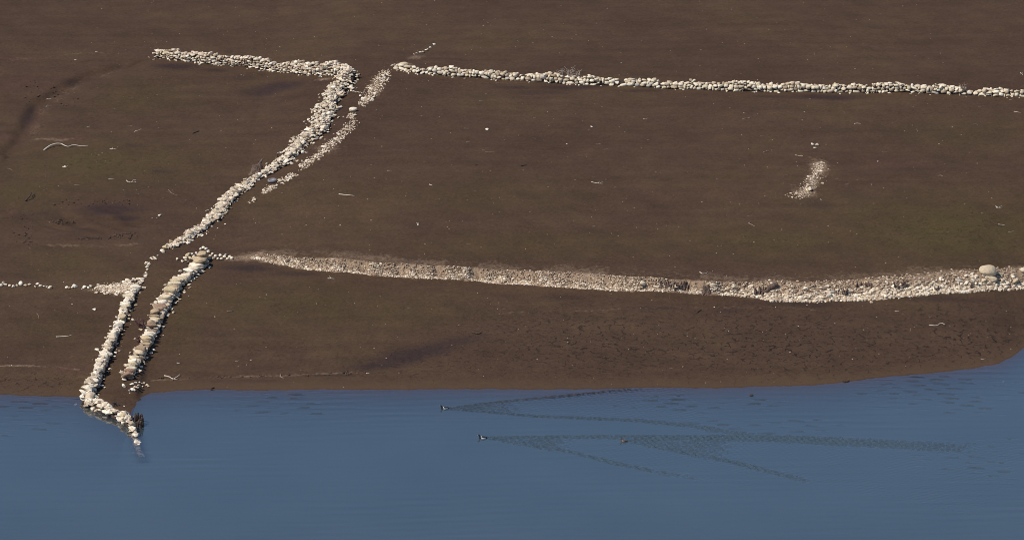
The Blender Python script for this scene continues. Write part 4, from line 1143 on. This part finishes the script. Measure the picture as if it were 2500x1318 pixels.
def duck(pos, yaw, label, mat, scale=1.0):
    th = thing("duck", (pos[0], pos[1], 0.0), label, "duck", "ducks swimming on the lake")
    th.rotation_euler = (0, 0, yaw); th.scale = (scale,) * 3
    # one continuous body: rings along the spine from the tail over breast and neck to the head (swims towards -x)
    spine = [(.30, 0, .075, .008, .006), (.25, 0, .068, .035, .018), (.18, 0, .045, .075, .055), (.08, 0, .030, .108, .085), (-.03, 0, .028, .118, .095), (-.12, 0, .035, .102, .088),
             (-.175, 0, .065, .072, .070), (-.20, 0, .115, .046, .045), (-.212, 0, .165, .038, .037), (-.222, 0, .205, .044, .043), (-.245, 0, .225, .046, .041), (-.275, 0, .222, .034, .030), (-.292, 0, .215, .014, .014)]
    m = 16; V = []; zone = []
    n = len(spine)
    for i, (x, y, z, ry, rz) in enumerate(spine):
        a, b = spine[max(i - 1, 0)], spine[min(i + 1, n - 1)]
        t = np.array([b[0] - a[0], b[2] - a[2]]); t /= np.hypot(*t); nv = np.array([-t[1], t[0]])
        if nv[1] < 0 and i < 6: nv = -nv
        if i >= 6 and nv[0] > 0: pass
        for k in range(m):
            th_ = 2 * math.pi * k / m; c, s = math.cos(th_), math.sin(th_)
            V.append([x - t[1] * s * rz * -1 if False else x + (t[1]) * s * rz, y + ry * c, z - (t[0]) * s * rz])
            up = -t[0] * s
            if i >= 6: zone.append(0.1)
            elif i == 5: zone.append(0.1 if male_flag else .5)
            else: zone.append(.8 if up > .45 or i < 2 else .5)
    F = [[i * m + k, i * m + (k + 1) % m, (i + 1) * m + (k + 1) % m, (i + 1) * m + k] for i in range(n - 1) for k in range(m)]
    V.append([.31, 0, .075]); zone.append(.8); V.append([-.296, 0, .214]); zone.append(.1); e0, e1 = len(V) - 2, len(V) - 1
    F3 = [[e0, (k + 1) % m, k] for k in range(m)] + [[e1, (n - 1) * m + k, (n - 1) * m + (k + 1) % m] for k in range(m)]
    me = bpy.data.meshes.new("body"); me.from_pydata(V, [], F + F3)
    for q in me.polygons: q.use_smooth = True
    at = me.attributes.new("zone", 'FLOAT', 'POINT'); at.data.foreach_set("value", np.array(zone, np.float32))
    obj("body", me, mat, th)
    w = Wood(); w.tube(smooth_line([[-.285, 0, .214], [-.32, 0, .206], [-.355, 0, .200]], 3), [.017, .017, .016, .016, .015, .014, .009], 8); w.build("bill", BILLM, th)
    for sgn in (-1, 1):
        w = Wood(); w.tube([[-.09, sgn * .085, .085], [0, sgn * .10, .09], [.10, sgn * .09, .088], [.19, sgn * .055, .086], [.26, sgn * .02, .088]], [.012, .028, .03, .022, .006], 8)
        wo = w.build("wing", WINGM if male_flag else mat, th)
        b2 = bmesh.new(); bmesh.ops.create_uvsphere(b2, u_segments=8, v_segments=6, radius=.006); em = bpy.data.meshes.new("eye"); b2.to_mesh(em); b2.free()
        obj("eye", em, EYEM, th, (-.262, sgn * .036, .232))
    return th
EYE = Mat("duck_eye", .2, .5); EYEM = EYE.done(EYE.ramp(EYE.noise(3), [(.3, (.5, .35, .05)), (.7, (.6, .4, .08))]))
WG = Mat("duck_back", .6, .3); WINGM = WG.done(WG.ramp(WG.noise(30), [(.3, (.012, .012, .013)), (.7, (.03, .03, .032))]))
MALE, FEM = duck_mat("drake_plumage", True), duck_mat("hen_plumage", False)
male_flag = True
duck(duck_pos[0], .05, "black and white duck leading the upper wake, closest to the shore", MALE, .9)
duck(duck_pos[1], -.02, "black and white duck at the tip of the lower left wake", MALE, .9)
male_flag = False
duck(duck_pos[2], -.03, "brown duck following inside the wake behind the lower black and white one", FEM, .78)
